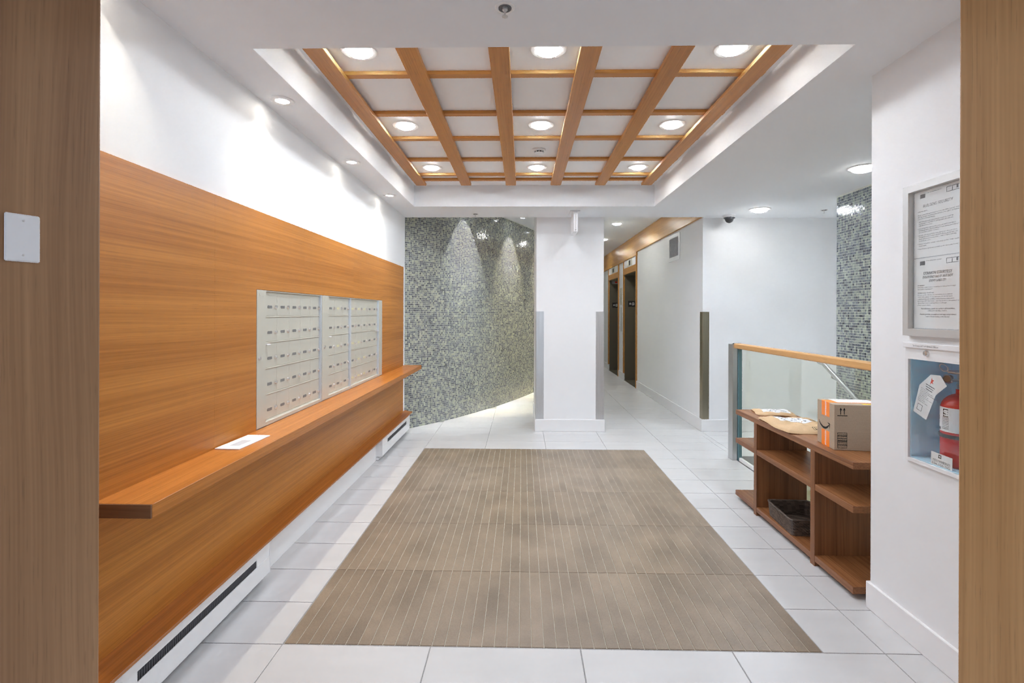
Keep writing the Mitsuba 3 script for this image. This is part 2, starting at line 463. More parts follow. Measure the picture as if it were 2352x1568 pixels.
yy = np.linspace(5.90, 15.0, 120)
from scipy.interpolate import PchipInterpolator
curve = np.stack([PchipInterpolator(MY, MX)(yy), yy], 1)
inner = curve
outer = curve + np.array([-0.25, 0.05])
wm = add('wall_mosaic', ply(prism(Polygon(np.vstack([inner, outer[::-1]])), 0, 2.8), 'mosaic_grout'), kind='structure', label='curved wall of green and grey glass mosaic tiles left of the column')
m, c = mosaic(curve[yy < 12.0], 0.002, 2.774, PAL, 3)
add('mosaic_tile_field', ply(m, 'mosaic_glass', color=c), wm, kind='stuff', label='small glass mosaic tiles in greens and greys')
wp = add('wall_mosaic_pier', ply(cb(2.94, 3.6, 2.405, 4.87, -2.2, 2.5), 'mosaic_grout'), kind='structure', label='flat wall of dark glass mosaic tiles beside the stairs on the right')
m, c = mosaic([(2.94, 4.87), (2.94, 2.6)], -0.9, 2.45, PAL2, 5)
add('mosaic_tile_field', ply(m, 'mosaic_glass', color=c), wp, kind='stuff', label='small glass mosaic tiles in dark greens and greys')

# ------------------------------------------------------------------ ceilings
RX0, RX1, RY0, RY1 = -1.125, 1.350, 2.117, 5.295
low = Polygon([(-1.7, -1.2), (3.7, -1.2), (3.7, 6.1), (2.07, 6.1), (2.07, YS), (-1.7, YS)]).difference(sbox(RX0, RY0, RX1, RY1))
add('ceiling', ply(prism(low, ZC, 2.90), 'ceiling_paint'), kind='structure', label='white lobby ceiling around the sunken light coffer')
add('ceiling_coffer', ply(cb(RX0 - 0.02, RX1 + 0.02, RY0 - 0.02, RY1 + 0.02, ZR, 2.74), 'white_paint'), kind='structure', label='white ceiling of the coffer behind the wooden lattice')
add('ceiling_corridor', ply(cb(-2.2, 2.5, YS, 15.2, ZU, 2.9), 'ceiling_paint'), kind='structure', label='white corridor ceiling')

# baseboards
bb = 'white_trim'
add('baseboard_column', ply(cat_(cb(0.150, 0.938, YS - 0.013, YS + 0.001, 0, 0.140, 0.003), cb(0.145, 0.159, YS - 0.013, 7.0, 0, 0.14, 0.003), cb(0.929, 0.943, YS - 0.013, 7.0, 0, 0.14, 0.003)), bb), kind='structure')
add('baseboard_right', ply(cat_(cb(1.596, XR + 0.001, 1.3, 2.418, 0, 0.122, 0.003), cb(1.596, 2.4, 2.404, 2.418, 0, 0.122, 0.003)), bb), kind='structure')
add('baseboard_corridor', ply(cat_(cb(2.056, 2.071, 5.936, E1[0], 0, 0.14, 0.003)), bb), kind='structure')
add('baseboard_corridor_pier', ply(cb(2.056, 2.12, E1[1], E2[0], 0, 0.14, 0.003), bb), kind='structure')
add('baseboard_corridor_far', ply(cb(2.056, 2.12, E2[1], 15.0, 0, 0.14, 0.003), bb), kind='structure')
add('baseboard_back', ply(cb(2.056, 3.6, 5.936, 5.951, 0, 0.14, 0.003), bb), kind='structure')
add('baseboard_left', ply(cb(-1.36, -1.335, 2.585, 4.672, 0.0, 0.222, 0.003), bb), kind='structure', label='white board between the two baseboard heaters')

# entrance front behind the camera: mullions of a glazed door front (daylight comes through)
ef = thing('entrance_frame', 'dark metal frame of the glazed entrance behind the viewer', 'door frame', kind='structure')
for x in (-1.55, -0.5, 0.55, 1.85):
    add('mullion', ply(cb(x - 0.03, x + 0.03, -1.2, -1.12, 0, ZC, 0.004), 'frame_aluminium'), ef)

# ------------------------------------------------------------------ wooden posts of the doorway in front


def splay(sgn, A, mat, key, label):
    d = np.array([0.32 * sgn, 0.947])
    d /= np.linalg.norm(d)
    A = np.array(A)
    B = A - d * 0.62
    poly = Polygon([A, B, (B[0] - sgn * 0.22, B[1]), (A[0] - sgn * 0.41, A[1])])
    poly = poly.buffer(-0.006).buffer(0.006, quad_segs=4)
    m = prism(poly, 0, ZC)
    t = thing(key, label, 'door frame')
    add('post', ply(m, mat, smooth=40), t)
    return t, A, d


pl, A, d = splay(1, (-1.156, 1.388), 'jamb_wood', 'wooden_door_post', 'brown wooden post at the left edge with a white blank wall plate on it')
splay(-1, (1.158, 1.392), 'jamb_wood_pale', 'wooden_door_post', 'light brown wooden post at the right edge in front of the notice board')
# blank plate on the left post
nrm = np.array([d[1], -d[0], 0])
cpl = np.array([-1.228, 1.170, 0]) 
cpl = np.array([A[0], A[1], 0]) - np.array([d[0], d[1], 0]) * 0.1775 + np.array([0, 0, 1.535])
M = frame(cpl, [d[0], d[1], 0], [0, 0, 1])
sw = thing('wall_plate', 'white blank wall plate with two screws on the left wooden post', 'wall plate')
add('cover', ply(local(cb(-0.035, 0.035, -0.0575, 0.0575, -0.001, 0.0055, 0.003), M), 'white_plastic', smooth=30), sw)
for z in (-0.0415, 0.0415):
    add('screw', ply(local(lathe([(0, 0.0065), (0.0022, 0.0062), (0.003, 0.005), (0.003, 0)], 16, (0, z, 0)), M), 'frame_aluminium'), sw)

# ------------------------------------------------------------------ left wall: panelling, shelf, ledge, heaters
XP = -1.335
ZS = 0.763
wpnl = thing('wood_panelling', 'orange-brown cherry panelling on the left wall around the mailboxes', 'wall panelling')
edges = [1.40,  2.2015, 3.118, 4.0345, 4.951, 5.735]
mb = sbox(2.552, ZS - 0.05, 4.862, 1.472)
for a, b in zip(edges[:-1], edges[1:]):
    g = sbox(a + 0.0002, ZS - 0.02, b - 0.0002, 1.867).difference(mb)
    add('panel', ply(prism_x(g, XL + 0.0002, XP), 'cherry_panel'), wpnl)
for a, b in zip(edges[:-1], edges[1:]):
    add('panel', ply(prism_x(sbox(a + 0.0002, 0.215, b - 0.0002, ZS - 0.025), XL + 0.0002, XP), 'cherry_panel'), wpnl)
sh = thing('mail_shelf', 'long thick wooden shelf under the mailboxes', 'shelf')
add('board', ply(cb(XP, -1.142, 1.565, 5.80, ZS - 0.044, ZS, 0.0015), 'cherry_shelf'), sh)
add('end_cap', ply(cb(XP, -1.143, 1.560, 1.566, ZS - 0.0435, ZS - 0.0005, 0.001), 'end_grain'), sh, label='darker end-grain face')
lg = thing('wooden_ledge', 'dark wooden ledge along the bottom of the panelling above the heaters', 'ledge')
prof = Polygon([(XP + 0.0003, 0.2225), (-1.246, 0.2225), (-1.244, 0.2245), (-1.244, 0.2335), (-1.2455, 0.235), (XP + 0.0003, 0.250)])
m = trimesh.creation.extrude_polygon(prof, 4.395, engine='earcut')
v = np.array(m.vertices)
m.vertices = np.stack([v[:, 0], v[:, 2] + 1.405, v[:, 1]], 1)
m.fix_normals()
scene.pop('x', None)
scene['wooden_ledge'] = ply(m, 'cherry_dark')


def heater(y0, y1, label, plain_end):
    t = thing('baseboard_heater', label, 'heater', 'baseboard heaters under the panelling')
    x0, x1 = -1.352, -1.278
    body = Polygon([(x0, 0.004), (x1 - 0.035, 0.004), (x1 - 0.035, 0.03), (x0 + 0.02, 0.03), (x0 + 0.02, 0.185), (x1 - 0.012, 0.196), (x1 - 0.008, 0.206), (x0, 0.2215)])
    mm = trimesh.creation.extrude_polygon(body, y1 - y0 - 0.03, engine='earcut')
    vv = np.array(mm.vertices)
    mm.vertices = np.stack([vv[:, 0], vv[:, 2] + y0 + 0.004, vv[:, 1]], 1)
    mm.fix_normals()
    add('body', ply(mm, 'white_enamel'), t)
    add('front_panel', ply(cb(x1 - 0.006, x1, y0 + 0.002, y1 - 0.002, 0.040, 0.122, 0.0015), 'white_enamel'), t)
    add('top_lip', ply(cb(x1 - 0.018, x1 - 0.001, y0 + 0.002, y1 - 0.002, 0.156, 0.2085, 0.003), 'white_enamel'), t)
    s0, s1 = y0 + (0.28 if plain_end else 0.20), y1 - 0.125
    add('element', ply(cb(x1 - 0.04, x1 - 0.012, s0, s1, 0.115, 0.160), 'black_metal'), t, label='dark heating element behind the slot')
    fins = [cb(x1 - 0.012, x1 - 0.006, y, y + 0.0015, 0.118, 0.158) for y in np.arange(s0, s1, 0.012)]
    add('fin_row', ply(cat_(*fins), 'grey_ink'), t, kind='stuff')
    for a, b in ((y0 + 0.002, s0), (s1, y1 - 0.002)):
        add('end_box', ply(cb(x1 - 0.04, x1 - 0.003, a, b, 0.115, 0.160, 0.001), 'white_enamel'), t)
    for a, b in ((y0, y0 + 0.006), (y1 - 0.006, y1)):
        add('end_cap', ply(cb(x0, x1 + 0.002, a, b, 0.036, 0.212, 0.002), 'white_enamel'), t)
    return t


heater(1.41, 2.585, 'long white baseboard heater in the left foreground', True)
heater(4.672, 5.80, 'short white baseboard heater at the far end by the mosaic wall', False)

# ------------------------------------------------------------------ mailboxes
XB, XD = XL + 0.0002, -1.349
zrow = [0.787 + 0.1366 * i for i in range(6)]
door_m = {}


def mail_bank(label, strip, doors, flange, pale, group):
    t = thing('mailbox_bank', label, 'mailboxes', group)
    y_lo = min(strip[0], doors[0])
    y_hi = max(strip[1], flange[1])
    add('back_plate', ply(cb(XB - 0.0001, XB + 0.002, y_lo, y_hi, ZS, 1.4715), 'silver_paint'), t)
    add('lock_strip', ply(cb(XB, XP + 0.001, strip[0], strip[1], ZS + 0.003, 1.4705, 0.001), 'silver_paint'), t)
    sc = (strip[0] + strip[1]) / 2
    add('strip_lock', ply(local(lathe([(0, 0.009), (0.003, 0.009), (0.0032, 0.007), (0.0085, 0.006), (0.0095, 0.003), (0.0095, 0)], 20), frame([XP + 0.001, sc - 0.02, 1.123], [0, 1, 0], [0, 0, 1])), 'chrome'), t, label='chrome lock of the bank')
    add('makers_plate', ply(local(cat_(cb(-0.021, 0.021, -0.009, 0.009, 0, 0.001), cb(-0.017, 0.017, 0.004, 0.006, 0.001, 0.0016), cb(-0.012, 0.012, -0.005, -0.003, 0.001, 0.0016)), frame([XP + 0.001, sc, 1.445], [0, 1, 0], [0, 0, 1])), 'silver_paint'), t)
    add('flange', ply(cb(XB, XP + 0.0015, flange[0], flange[1], ZS + 0.003, 1.4705, 0.001), 'silver_daylight_tint'), t, label='silver side flange with bluish daylight put into its colour')
    add('top_rail', ply(cb(XB, XP - 0.003, doors[0], doors[-1] + 0.002, 1.4705 - 0.006, 1.4712, 0.001), 'silver_paint'), t)
    add('bottom_rail', ply(cb(XB, XP, doors[0], doors[-1] + 0.002, ZS + 0.001, 0.785, 0.0015), 'silver_paint'), t)
    for r in range(5):
        z0, z1 = zrow[r], zrow[r + 1]
        add('rail', ply(cb(XB + 0.001, XD + 0.003, doors[0], doors[-1], z0 - 0.004, z0 + 0.003, 0.0008), 'silver_paint'), t)
        for k in range(len(doors) - 1):
            a, b = doors[k], doors[k + 1]
            key = (round(b - a, 4),)
            if key not in door_m:
                door_m[key] = ply(cb(-0.003, 0.003, 0.0005, (b - a) - 0.0005, 0.0045, 0.1366 - 0.0055, 0.0008), 'silver_paint')
            dk = add('door', {**door_m[key], 'to_world': T().translate([XD - 0.003, a, z0])}, t)
            w = b - a
            M = frame([XD, a + 0.455 * w, z0 + 0.052], [0, 1, 0], [0, 0, 1])
            cap = sbox(-0.0195, -0.0025, 0.0195, 0.0025).buffer(0.005, quad_segs=3)
            if 'cap' not in door_m:
                door_m['cap'] = prism(cap, 0, 0.0012)
                door_m['lock'] = lathe([(0, 0.0095), (0.0045, 0.0092), (0.0085, 0.0075), (0.0102, 0.003), (0.0105, 0)], 14)
                door_m['num'] = cat_(cb(-0.006, -0.003, -0.0035, 0.0035, 0.0012, 0.0016), cb(-0.001, 0.002, -0.0035, 0.0035, 0.0012, 0.0016), cb(0.004, 0.0065, -0.0035, 0.0035, 0.0012, 0.0016))
            ispale = (r, k) in pale
            add('number_plate', ply(local(door_m['cap'], M), 'name_plate_pale' if ispale else 'name_plate'), dk)
            add('lock', ply(local(door_m['lock'], frame([XD, a + w - 0.0155, z0 + 0.052], [0, 1, 0], [0, 0, 1])), 'chrome', smooth=40), dk)
    hy = doors[0] + 0.022 if strip[0] < doors[0] else doors[-1] - 0.03
    add('catch', ply(cb(XD - 0.001, XD + 0.02, hy - 0.018, hy + 0.018, zrow[3] - 0.012, zrow[3] - 0.006, 0.001), 'white_plastic'), t, label='small white catch')
    return t


grp = None
mail_bank('silver mailbox bank nearest the viewer with five columns of doors', (2.555, 2.647), [2.649 + 0.1475 * i for i in range(6)], (3.378, 3.388), set(), grp)
mail_bank('narrow silver mailbox bank in the middle with three columns of doors', (3.397, 3.515), [3.517 + 0.1475 * i for i in range(4)], (3.962, 3.972), {(4, 1), (2, 1)}, grp)
mail_bank('silver mailbox bank farthest from the viewer with its lock strip at the far end', (4.752, 4.859), [3.988 + 0.150 * i for i in range(6)], (4.740, 4.750), {(4, 0), (4, 1), (4, 2), (2, 0), (2, 1), (1, 1), (1, 2), (0, 0), (0, 1), (0, 2)}, grp)

# envelope lying on the shelf
M = frame([-1.268, 2.316, ZS], [0.05, 1, 0], [-1, 0.05, 0])
en = thing('envelope', 'white window envelope lying on the mail shelf', 'envelope')
add('paper', ply(local(cb(-0.125, 0.125, -0.055, 0.055, 0.0003, 0.0055, 0.0015), M), 'paper'), en)
add('window', ply(local(cb(-0.075, 0.02, -0.025, 0.018, 0.0055, 0.0059), M), 'paper_shade'), en, label='pale window strip')

# ------------------------------------------------------------------ ceiling lattice
la = thing('ceiling_lattice', 'wooden lattice of six long beams and thin cross slats under the coffer ceiling', 'ceiling lattice')
for x0, x1 in [(-1.066, -0.968), (-0.617, -0.516), (-0.169, -0.067), (0.276, 0.379), (0.717, 0.820), (1.169, 1.284)]:
    xm = (x0 + x1) / 2
    add('beam', ply(cb(xm - 0.051, xm + 0.051, RY0 + 0.06, 5.13, ZR - 0.046, ZR - 0.021, 0.0025), 'fir_beam'), la)
for y in (2.25, 2.785, 3.335, 3.82, 4.345, 4.825, 5.005):
    add('slat', ply(cb(-1.085, 1.305, y, y + 0.05, ZR - 0.0215, ZR - 0.0005, 0.002), 'fir_slat'), la)


# ------------------------------------------------------------------ lights


def downlight(x, y, z, r, L, label, group, col=(0.93, 1.0, 1.09), ring=1.42, wash=None):
    t = thing('ceiling_light', label, 'light', group)
    prof = [(r * ring, 0), (r * ring, -0.003), (r * ring - 0.004, -0.0065), (r * 1.06, -0.0065), (r * 1.0, -0.004), (r * 1.0, 0)]
    add('trim_ring', ply(lathe([(a, b) for a, b in prof], 40, (x, y, z)), 'white_trim', smooth=30), t)
    em = {'type': 'area', 'radiance': {'type': 'rgb', 'value': [L * c for c in col]}}
    if r > 0.05:
        a = np.linspace(0, math.pi / 2, 6)
        dome = lathe([(r * math.cos(q), -0.004 - 0.40 * r * math.sin(q)) for q in a[:-1]] + [(0, -0.004 - 0.40 * r)], 28, (x, y, z))
        if dome.face_normals[np.argmin(dome.triangles_center[:, 2])][2] > 0:
            dome.invert()
        add('lens', {**ply(dome, lamp_mat()), 'emitter': em}, t)
    else:
        add('lens', {'type': 'disk', 'to_world': T().translate([x, y, z - 0.0035]).rotate([1, 0, 0], 180).scale([r, r, 1]), 'emitter': em, 'bsdf': lamp_mat()}, t)
    if wash:
        scene[f'wash_{len(scene)}'] = {'type': 'spot', 'to_world': T().look_at(origin=[x, y, z - 0.012], target=[x + wash[1][0], y + wash[1][1], z - 1.0], up=[0, 1, 0.01]),
                                      'intensity': {'type': 'rgb', 'value': [wash[0] * c for c in (wash[4] if len(wash) > 4 else (1.0, 0.92, 0.76))]}, 'cutoff_angle': wash[2], 'beam_width': wash[3]}
    return t


cols = {-0.826: 'left', 0.126: 'middle', 1.037: 'right'}
for y, row in ((2.567, 'near'), (3.60, 'middle'), (4.643, 'far')):
    for x, c in cols.items():
        downlight(x, y, ZR, 0.064, L_DOWN, f'round ceiling light in the {row} row of the coffer, {c} column', 'round lights in the ceiling coffer')
for y, n in ((1.56, 'just beyond the top edge of the view'), (2.632, 'nearest of the row along the left wall'), (3.711, 'second in the row along the left wall'), (4.776, 'farthest in the row along the left wall')):
    downlight(-1.245, y, ZC, 0.034, L_SMALL, f'small round ceiling spot light, {n}', 'small spot lights along the left wall', col=(1, 0.93, 0.82), ring=1.75, wash=(I_WASH, (-0.02, 0), 46, 11))
downlight(2.486, 5.442, ZC, 0.085, L_DOWN * 0.8, 'round ceiling light over the stairwell beside the dome camera', None, ring=1.25)
downlight(2.55, 3.9, ZC, 0.085, L_DOWN * 0.6, 'round ceiling light over the stairs hidden by the right wall', None, ring=1.25)
for x, y, n in ((0.0, 7.67, 'in front of the mosaic wall beside the column'), (-0.62, 6.62, 'hidden by the ceiling edge in front of the mosaic wall'), (0.48, 8.9, 'behind the column in front of the mosaic wall')):
    warm = (1.0, 0.84, 0.52) if y > 7 else (0.92, 0.97, 1.0)
    downlight(x, y, ZU, 0.034, L_SMALL, f'small round ceiling light {n}', None, ring=1.6, wash=(48.0, (-0.21, 0.14), 30, 8, warm))
for x, y, n in ((1.49, 8.16, 'nearest in the corridor'), (1.56, 9.89, 'farther along the corridor at the column edge'), (1.6, 12.0, 'deep in the corridor behind the column')):
    downlight(x, y, ZU, 0.07, L_DOWN * 0.95, f'round ceiling light {n}', None, col=(0.98, 0.98, 0.95), ring=1.3)

# sprinklers
for x, y, n, k in ((-0.066, 1.842, 'near the top edge of the view', 1.0), (-0.525, 5.689, 'in front of the mosaic wall', 1.0), (3.182, 5.491, 'over the stairwell', 1.0)):
    t = thing('sprinkler', f'chrome and white fire sprinkler on the ceiling {n}', 'sprinkler')
    add('escutcheon', ply(lathe([(0.036, 0), (0.036, -0.002), (0.030, -0.004), (0.024, -0.003), (0.017, 0.0)], 28, (x, y, ZC)), 'white_trim', smooth=40), t)
    add('cup', ply(lathe([(0.024, -0.001), (0.023, -0.006), (0.018, -0.002), (0.010, -0.001)], 24, (x, y, ZC)), 'grey_ink'), t, label='dark recess of the cup')
    add('stem', ply(lathe([(0.0, -0.001), (0.010, -0.001), (0.010, -0.010), (0.004, -0.016), (0.0028, -0.024), (0.004, -0.033), (0, -0.034)], 16, (x, y, ZC)), 'frame_aluminium', smooth=30), t)
    add('deflector', ply(lathe([(0, -0.033), (0.011, -0.033), (0.011, -0.0345), (0.003, -0.036), (0, -0.037)], 20, (x, y, ZC)), 'frame_aluminium'), t)

# smoke detector
t = thing('smoke_detector', 'white round smoke detector on the coffer ceiling', 'smoke detector')
sx, sy, sz = 0.129, 4.142, ZR
add('base', ply(lathe([(0, 0), (0.055, 0), (0.055, -0.010), (0.050, -0.016), (0.044, -0.018), (0, -0.018)], 36, (sx, sy, sz)), 'white_plastic', smooth=30), t)
add('vent_ring', ply(lathe([(0.030, -0.017), (0.036, -0.018), (0.036, -0.028), (0.030, -0.028)], 36, (sx, sy, sz)), 'black_metal'), t, label='dark sensing slots')
add('cover', ply(lathe([(0, -0.038), (0.028, -0.038), (0.038, -0.034), (0.041, -0.029), (0.034, -0.0265), (0, -0.0265)], 36, (sx, sy, sz)), 'white_plastic', smooth=30), t)
for k in range(10):
    a = k * 0.628
    add('rib', ply(cb(-0.003, 0.003, 0.033, 0.042, -0.030, -0.016), 'white_plastic', to_world=T().translate([sx, sy, sz]).rotate([0, 0, 1], math.degrees(a))), t)

# exit sign seen edge-on
t = thing('exit_sign', 'white exit sign seen edge-on below the ceiling in front of the column', 'sign')
ex = 0.561
add('canopy', ply(cb(ex - 0.055, ex + 0.055, 5.50, 5.72, ZC - 0.010, ZC, 0.003), 'white_plastic'), t)
add('neck', ply(cb(ex - 0.022, ex + 0.022, 5.50, 5.70, ZC - 0.04, ZC - 0.009, 0.002), 'white_plastic'), t)
add('housing', ply(cb(ex - 0.023, ex + 0.023, 5.45, 5.77, 2.217, ZC - 0.032, 0.004), 'white_plastic'), t)
add('edge_channel', ply(cb(ex - 0.006, ex + 0.006, 5.4485, 5.4515, 2.225, ZC - 0.05, 0.0005), 'frame_aluminium'), t)
add('fastener', ply(cb(ex - 0.006, ex + 0.006, 5.447, 5.451, 2.236, 2.239), 'grey_ink'), t)

# dome camera
t = thing('dome_camera', 'black dome security camera on the ceiling over the stairwell', 'security camera')
dx_, dy_ = 2.303, 5.778
add('base', ply(lathe([(0, 0), (0.075, 0), (0.075, -0.006), (0.066, -0.016), (0.060, -0.028), (0, -0.028)], 40, (dx_, dy_, ZC)), 'white_plastic', smooth=30), t)
add('collar', ply(lathe([(0.055, -0.027), (0.059, -0.028), (0.059, -0.036), (0.054, -0.039), (0, -0.039)], 40, (dx_, dy_, ZC)), 'dark_plastic', smooth=30), t)
add('dome', ply(lathe([(0.046 * math.cos(a), -0.038 - 0.050 * math.sin(a)) for a in np.linspace(0, math.pi / 2, 12)], 40, (dx_, dy_, ZC)), 'dark_plastic', smooth=True), t)

# ------------------------------------------------------------------ corner guards


def guard(x, y, sx_, mat, label, w=0.088):
    """L-shaped metal guard on a vertical corner at (x, y): faces -y, and sx_ (-1: faces -x, +1: faces +x)"""
    t = 0.004
    pts = Polygon([(0, -t), (w, -t), (w, 0), (0, 0), (0, w), (-t, w), (-t, 0)]) if sx_ < 0 else Polygon([(0, -t), (-w, -t), (-w, 0), (0, 0), (0, w), (t, w), (t, 0)])
    m = prism(pts, 0.141, 1.374)
    m.apply_translation([x, y, 0])
    k = thing('corner_guard', label, 'corner guard')
    add('plate', ply(m, mat), k)


guard(0.158, YS, -1, 'steel', 'stainless steel corner guard on the left edge of the column')
guard(0.930, YS, 1, 'steel', 'stainless steel corner guard on the right edge of the column')
guard(2.07, 5.95, -1, 'steel_bronze', 'bronze-toned metal corner guard at the corridor corner', 0.075)

# ------------------------------------------------------------------ corridor: header, lifts, vent, call panel
hd = thing('wooden_header', 'golden wooden band along the top of the corridor wall above the lifts', 'wall panelling')
add('board', ply(cb(2.045, 2.071, 5.95, 13.2, 2.462, ZU - 0.001, 0.002), 'header_wood'), hd)
add('drop', ply(cb(2.045, 2.071, E1[0] - 0.06, 13.2, 2.40, 2.463, 0.001), 'header_wood'), hd)
for (a, b), n in ((E1, 'nearer'), (E2, 'farther')):
    t = thing('lift', f'{n} lift opening with dark bronze jamb in the corridor', 'elevator')
    add('door', ply(cb(2.36, 2.40, a, b, 0, ET), 'door_bronze'), t)
    add('jamb', ply(cb(2.075, 2.37, b - 0.012, b, 0, ET, 0.001), 'door_bronze'), t)
    add('jamb', ply(cb(2.075, 2.37, a, a + 0.012, 0, ET, 0.001), 'door_bronze'), t)
    add('head', ply(cb(2.075, 2.37, a, b, ET - 0.012, ET, 0.001), 'door_bronze'), t)
    add('sill', ply(cb(2.06, 2.40, a, b, -0.004, 0.003), 'door_bronze'), t)
    add('frame_side', ply(cb(2.048, 2.08, a - 0.05, a + 0.004, 0.0, 2.401, 0.002), 'frame_wood'), t)
    add('frame_side', ply(cb(2.048, 2.08, b - 0.004, b + 0.05, 0.14, 2.401, 0.002), 'frame_wood'), t)
    add('frame_top', ply(cb(2.048, 2.08, a + 0.004, b - 0.004, ET - 0.004, 2.25, 0.002), 'header_wood'), t)
    ind = add('indicator', ply(cb(2.058, 2.074, a + 0.004, b - 0.004, 2.252, 2.398, 0.001), 'white_plastic'), t, label='pale floor indicator panel')
    mid = (a + b) / 2
    add('indicator_plate', ply(cb(2.055, 2.059, mid - 0.22, mid + 0.22, 2.262, 2.39, 0.001), 'brass' if False else 'silver_paint'), ind)
    add('display', ply(cb(2.053, 2.056, mid - 0.07, mid + 0.07, 2.28, 2.37, 0.001), 'black_ink'), ind)
    M = frame([2.172, b - 0.0125, 1.545], [1, 0, 0], [0, 0, 1])
    pk = add('floor_plate', ply(local(cb(-0.03, 0.115, -0.06, 0.06, 0, 0.002, 0.0005), M), 'black_ink'), t, label='black plate with a white star and letter')
    star = Polygon([((0.026 if k % 2 == 0 else 0.0105) * math.sin(k * math.pi / 5), (0.026 if k % 2 == 0 else 0.0105) * math.cos(k * math.pi / 5)) for k in range(10)])
    sm = prism(star, 0.002, 0.003)
    sm.apply_translation([0.008, 0, 0])
    add('lettering', ply(local(cat_(sm, text('G', 0.055, 0.042, -0.0275, 0.003, True)), M), 'paper'), pk)
M = frame([2.20, E2[1] - 0.0125, 2.09], [1, 0, 0], [0, 0, 1])
sg = thing('small_sign', 'small dark sign with a red mark at the top of the farther lift opening', 'sign')
add('plate', ply(local(cb(-0.07, 0.07, -0.04, 0.035, 0, 0.003), M), 'paper_shade'), sg)
add('mark', ply(local(cb(0.0, 0.055, -0.02, 0.02, 0.003, 0.004), M), 'red_ink'), sg)
cp = thing('call_panel', 'pale lift call panel on the white pier between the lifts', 'panel')
add('plate', ply(cb(2.060, 2.071, 10.70, 10.90, 1.53, 1.88, 0.002), 'silver_paint'), cp)
for z in (1.62, 1.70, 1.79):
    add('button', ply(local(lathe([(0, 0.004), (0.018, 0.004), (0.02, 0)], 16), frame([2.060, 10.80, z], [0, -1, 0], [0, 0, 1])), 'chrome'), cp)
nt = thing('lift_notice', 'narrow grey notice below the call panel between the lifts', 'notice')
add('sheet', ply(cb(2.064, 2.071, 10.70, 10.86, 0.98, 1.48, 0.001), 'frame_aluminium'), nt)

vt = thing('vent_grille', 'white air grille high on the corridor wall', 'vent')
fr = sbox(6.79, 2.072, 7.325, 2.428).difference(sbox(6.85, 2.125, 7.265, 2.385))
add('frame', ply(prism_x(fr, 2.060, 2.071), 'white_trim'), vt)
add('backing', ply(cb(2.0695, 2.0708, 6.85, 7.265, 2.125, 2.385), 'grey_ink'), vt)
for k in range(16):
    y = 6.86 + k * 0.0258
    m = cb(-0.006, 0.006, -0.0015, 0.0015, 2.125, 2.385)
    add('fin', ply(m, 'white_trim', to_world=T().translate([2.0655, y + 0.008, 0]).rotate([0, 0, 1], 38)), vt)

# ------------------------------------------------------------------ guard rail and hand rail
gr = thing('guard_rail', 'glass guard rail with steel post and wooden top rail beside the stairs', 'railing')
add('post', ply(cb(1.943, 1.990, 4.788, 4.888, 0.0, 1.074, 0.003), 'steel'), gr, label='stainless steel end post')
add('glass_channel', ply(cb(1.993, 2.024, 4.770, 4.81, 0.0, 1.045, 0.002), 'edge_glass'), gr, label='blue-green glazing channel')
add('rail_cap', ply(cb(1.950, 2.028, 4.795, 4.815, 1.036, 1.082, 0.004), 'black_metal'), gr)
add('top_rail', ply(cb(1.955, 2.024, 2.41, 4.798, 1.036, 1.081, 0.006), 'oak_rail'), gr, label='golden wooden top rail')
add('glass_panel', ply(sheet([2.006, 2.41, 0.030], [0, 2.362, 0], [0, 0, 1.012]), 'rail_pane'), gr, label='clear glass panel')
add('base_shoe', ply(cb(1.996, 2.022, 2.41, 4.768, 0.0, 0.032, 0.003), 'white_trim'), gr, label='white base shoe')
hr = thing('hand_rail', 'grey metal hand rail sloping down along the dark mosaic wall', 'railing')
y0, z0 = 4.966, 0.888
sl = (0.888 - 0.632) / (4.966 - 4.484)
pts = [[2.87, 5.03, z0 + 0.005], [2.87, y0, z0]] + [[2.87, y0 - s, z0 - sl * s] for s in np.linspace(0.2, 2.3, 8)]
add('tube', ply(tube(pts, 0.021, 16), 'steel', smooth=40), hr)
for s in (0.14, 1.4):
    yb, zb = y0 - s, z0 - sl * s
    add('bracket', ply(cat_(tube([[2.87, yb, zb - 0.015], [2.872, yb, zb - 0.05], [2.90, yb, zb - 0.065], [2.934, yb, zb - 0.065]], 0.007, 8), local(lathe([(0, 0.005), (0.028, 0.005), (0.03, 0)], 20), frame([2.936, yb, zb - 0.065], [0, -1, 0], [0, 0, 1]))), 'steel'), hr)

# ------------------------------------------------------------------ walnut shelf unit
UX0, UX1, UY0, UY1 = 1.576, 1.910, 2.478, 3.825
su = thing('shelf_unit', 'low open walnut shelf unit against the guard rail', 'shelf unit')
for z1 in (0.650, 0.442, 0.058):
    add('shelf_board', ply(cb(UX0, UX1, UY0, UY1, z1 - 0.034, z1, 0.0015), 'walnut_long'), su)
for ya, yb in ((2.797, 2.838), (3.482, 3.523)):
    for za, zb in ((0.0, 0.0242), (0.0578, 0.4082), (0.4418, 0.6162)):
        add('divider', ply(cb(UX0 + 0.0005, UX1 - 0.001, ya, yb, za, zb, 0.0012), 'walnut_tall'), su)
    add('front_strip', ply(cb(UX0 - 0.0015, UX0 + 0.001, ya, yb, 0.0, 0.6165, 0.0005), 'walnut_tall'), su)

# woven tray
ZT = 0.058


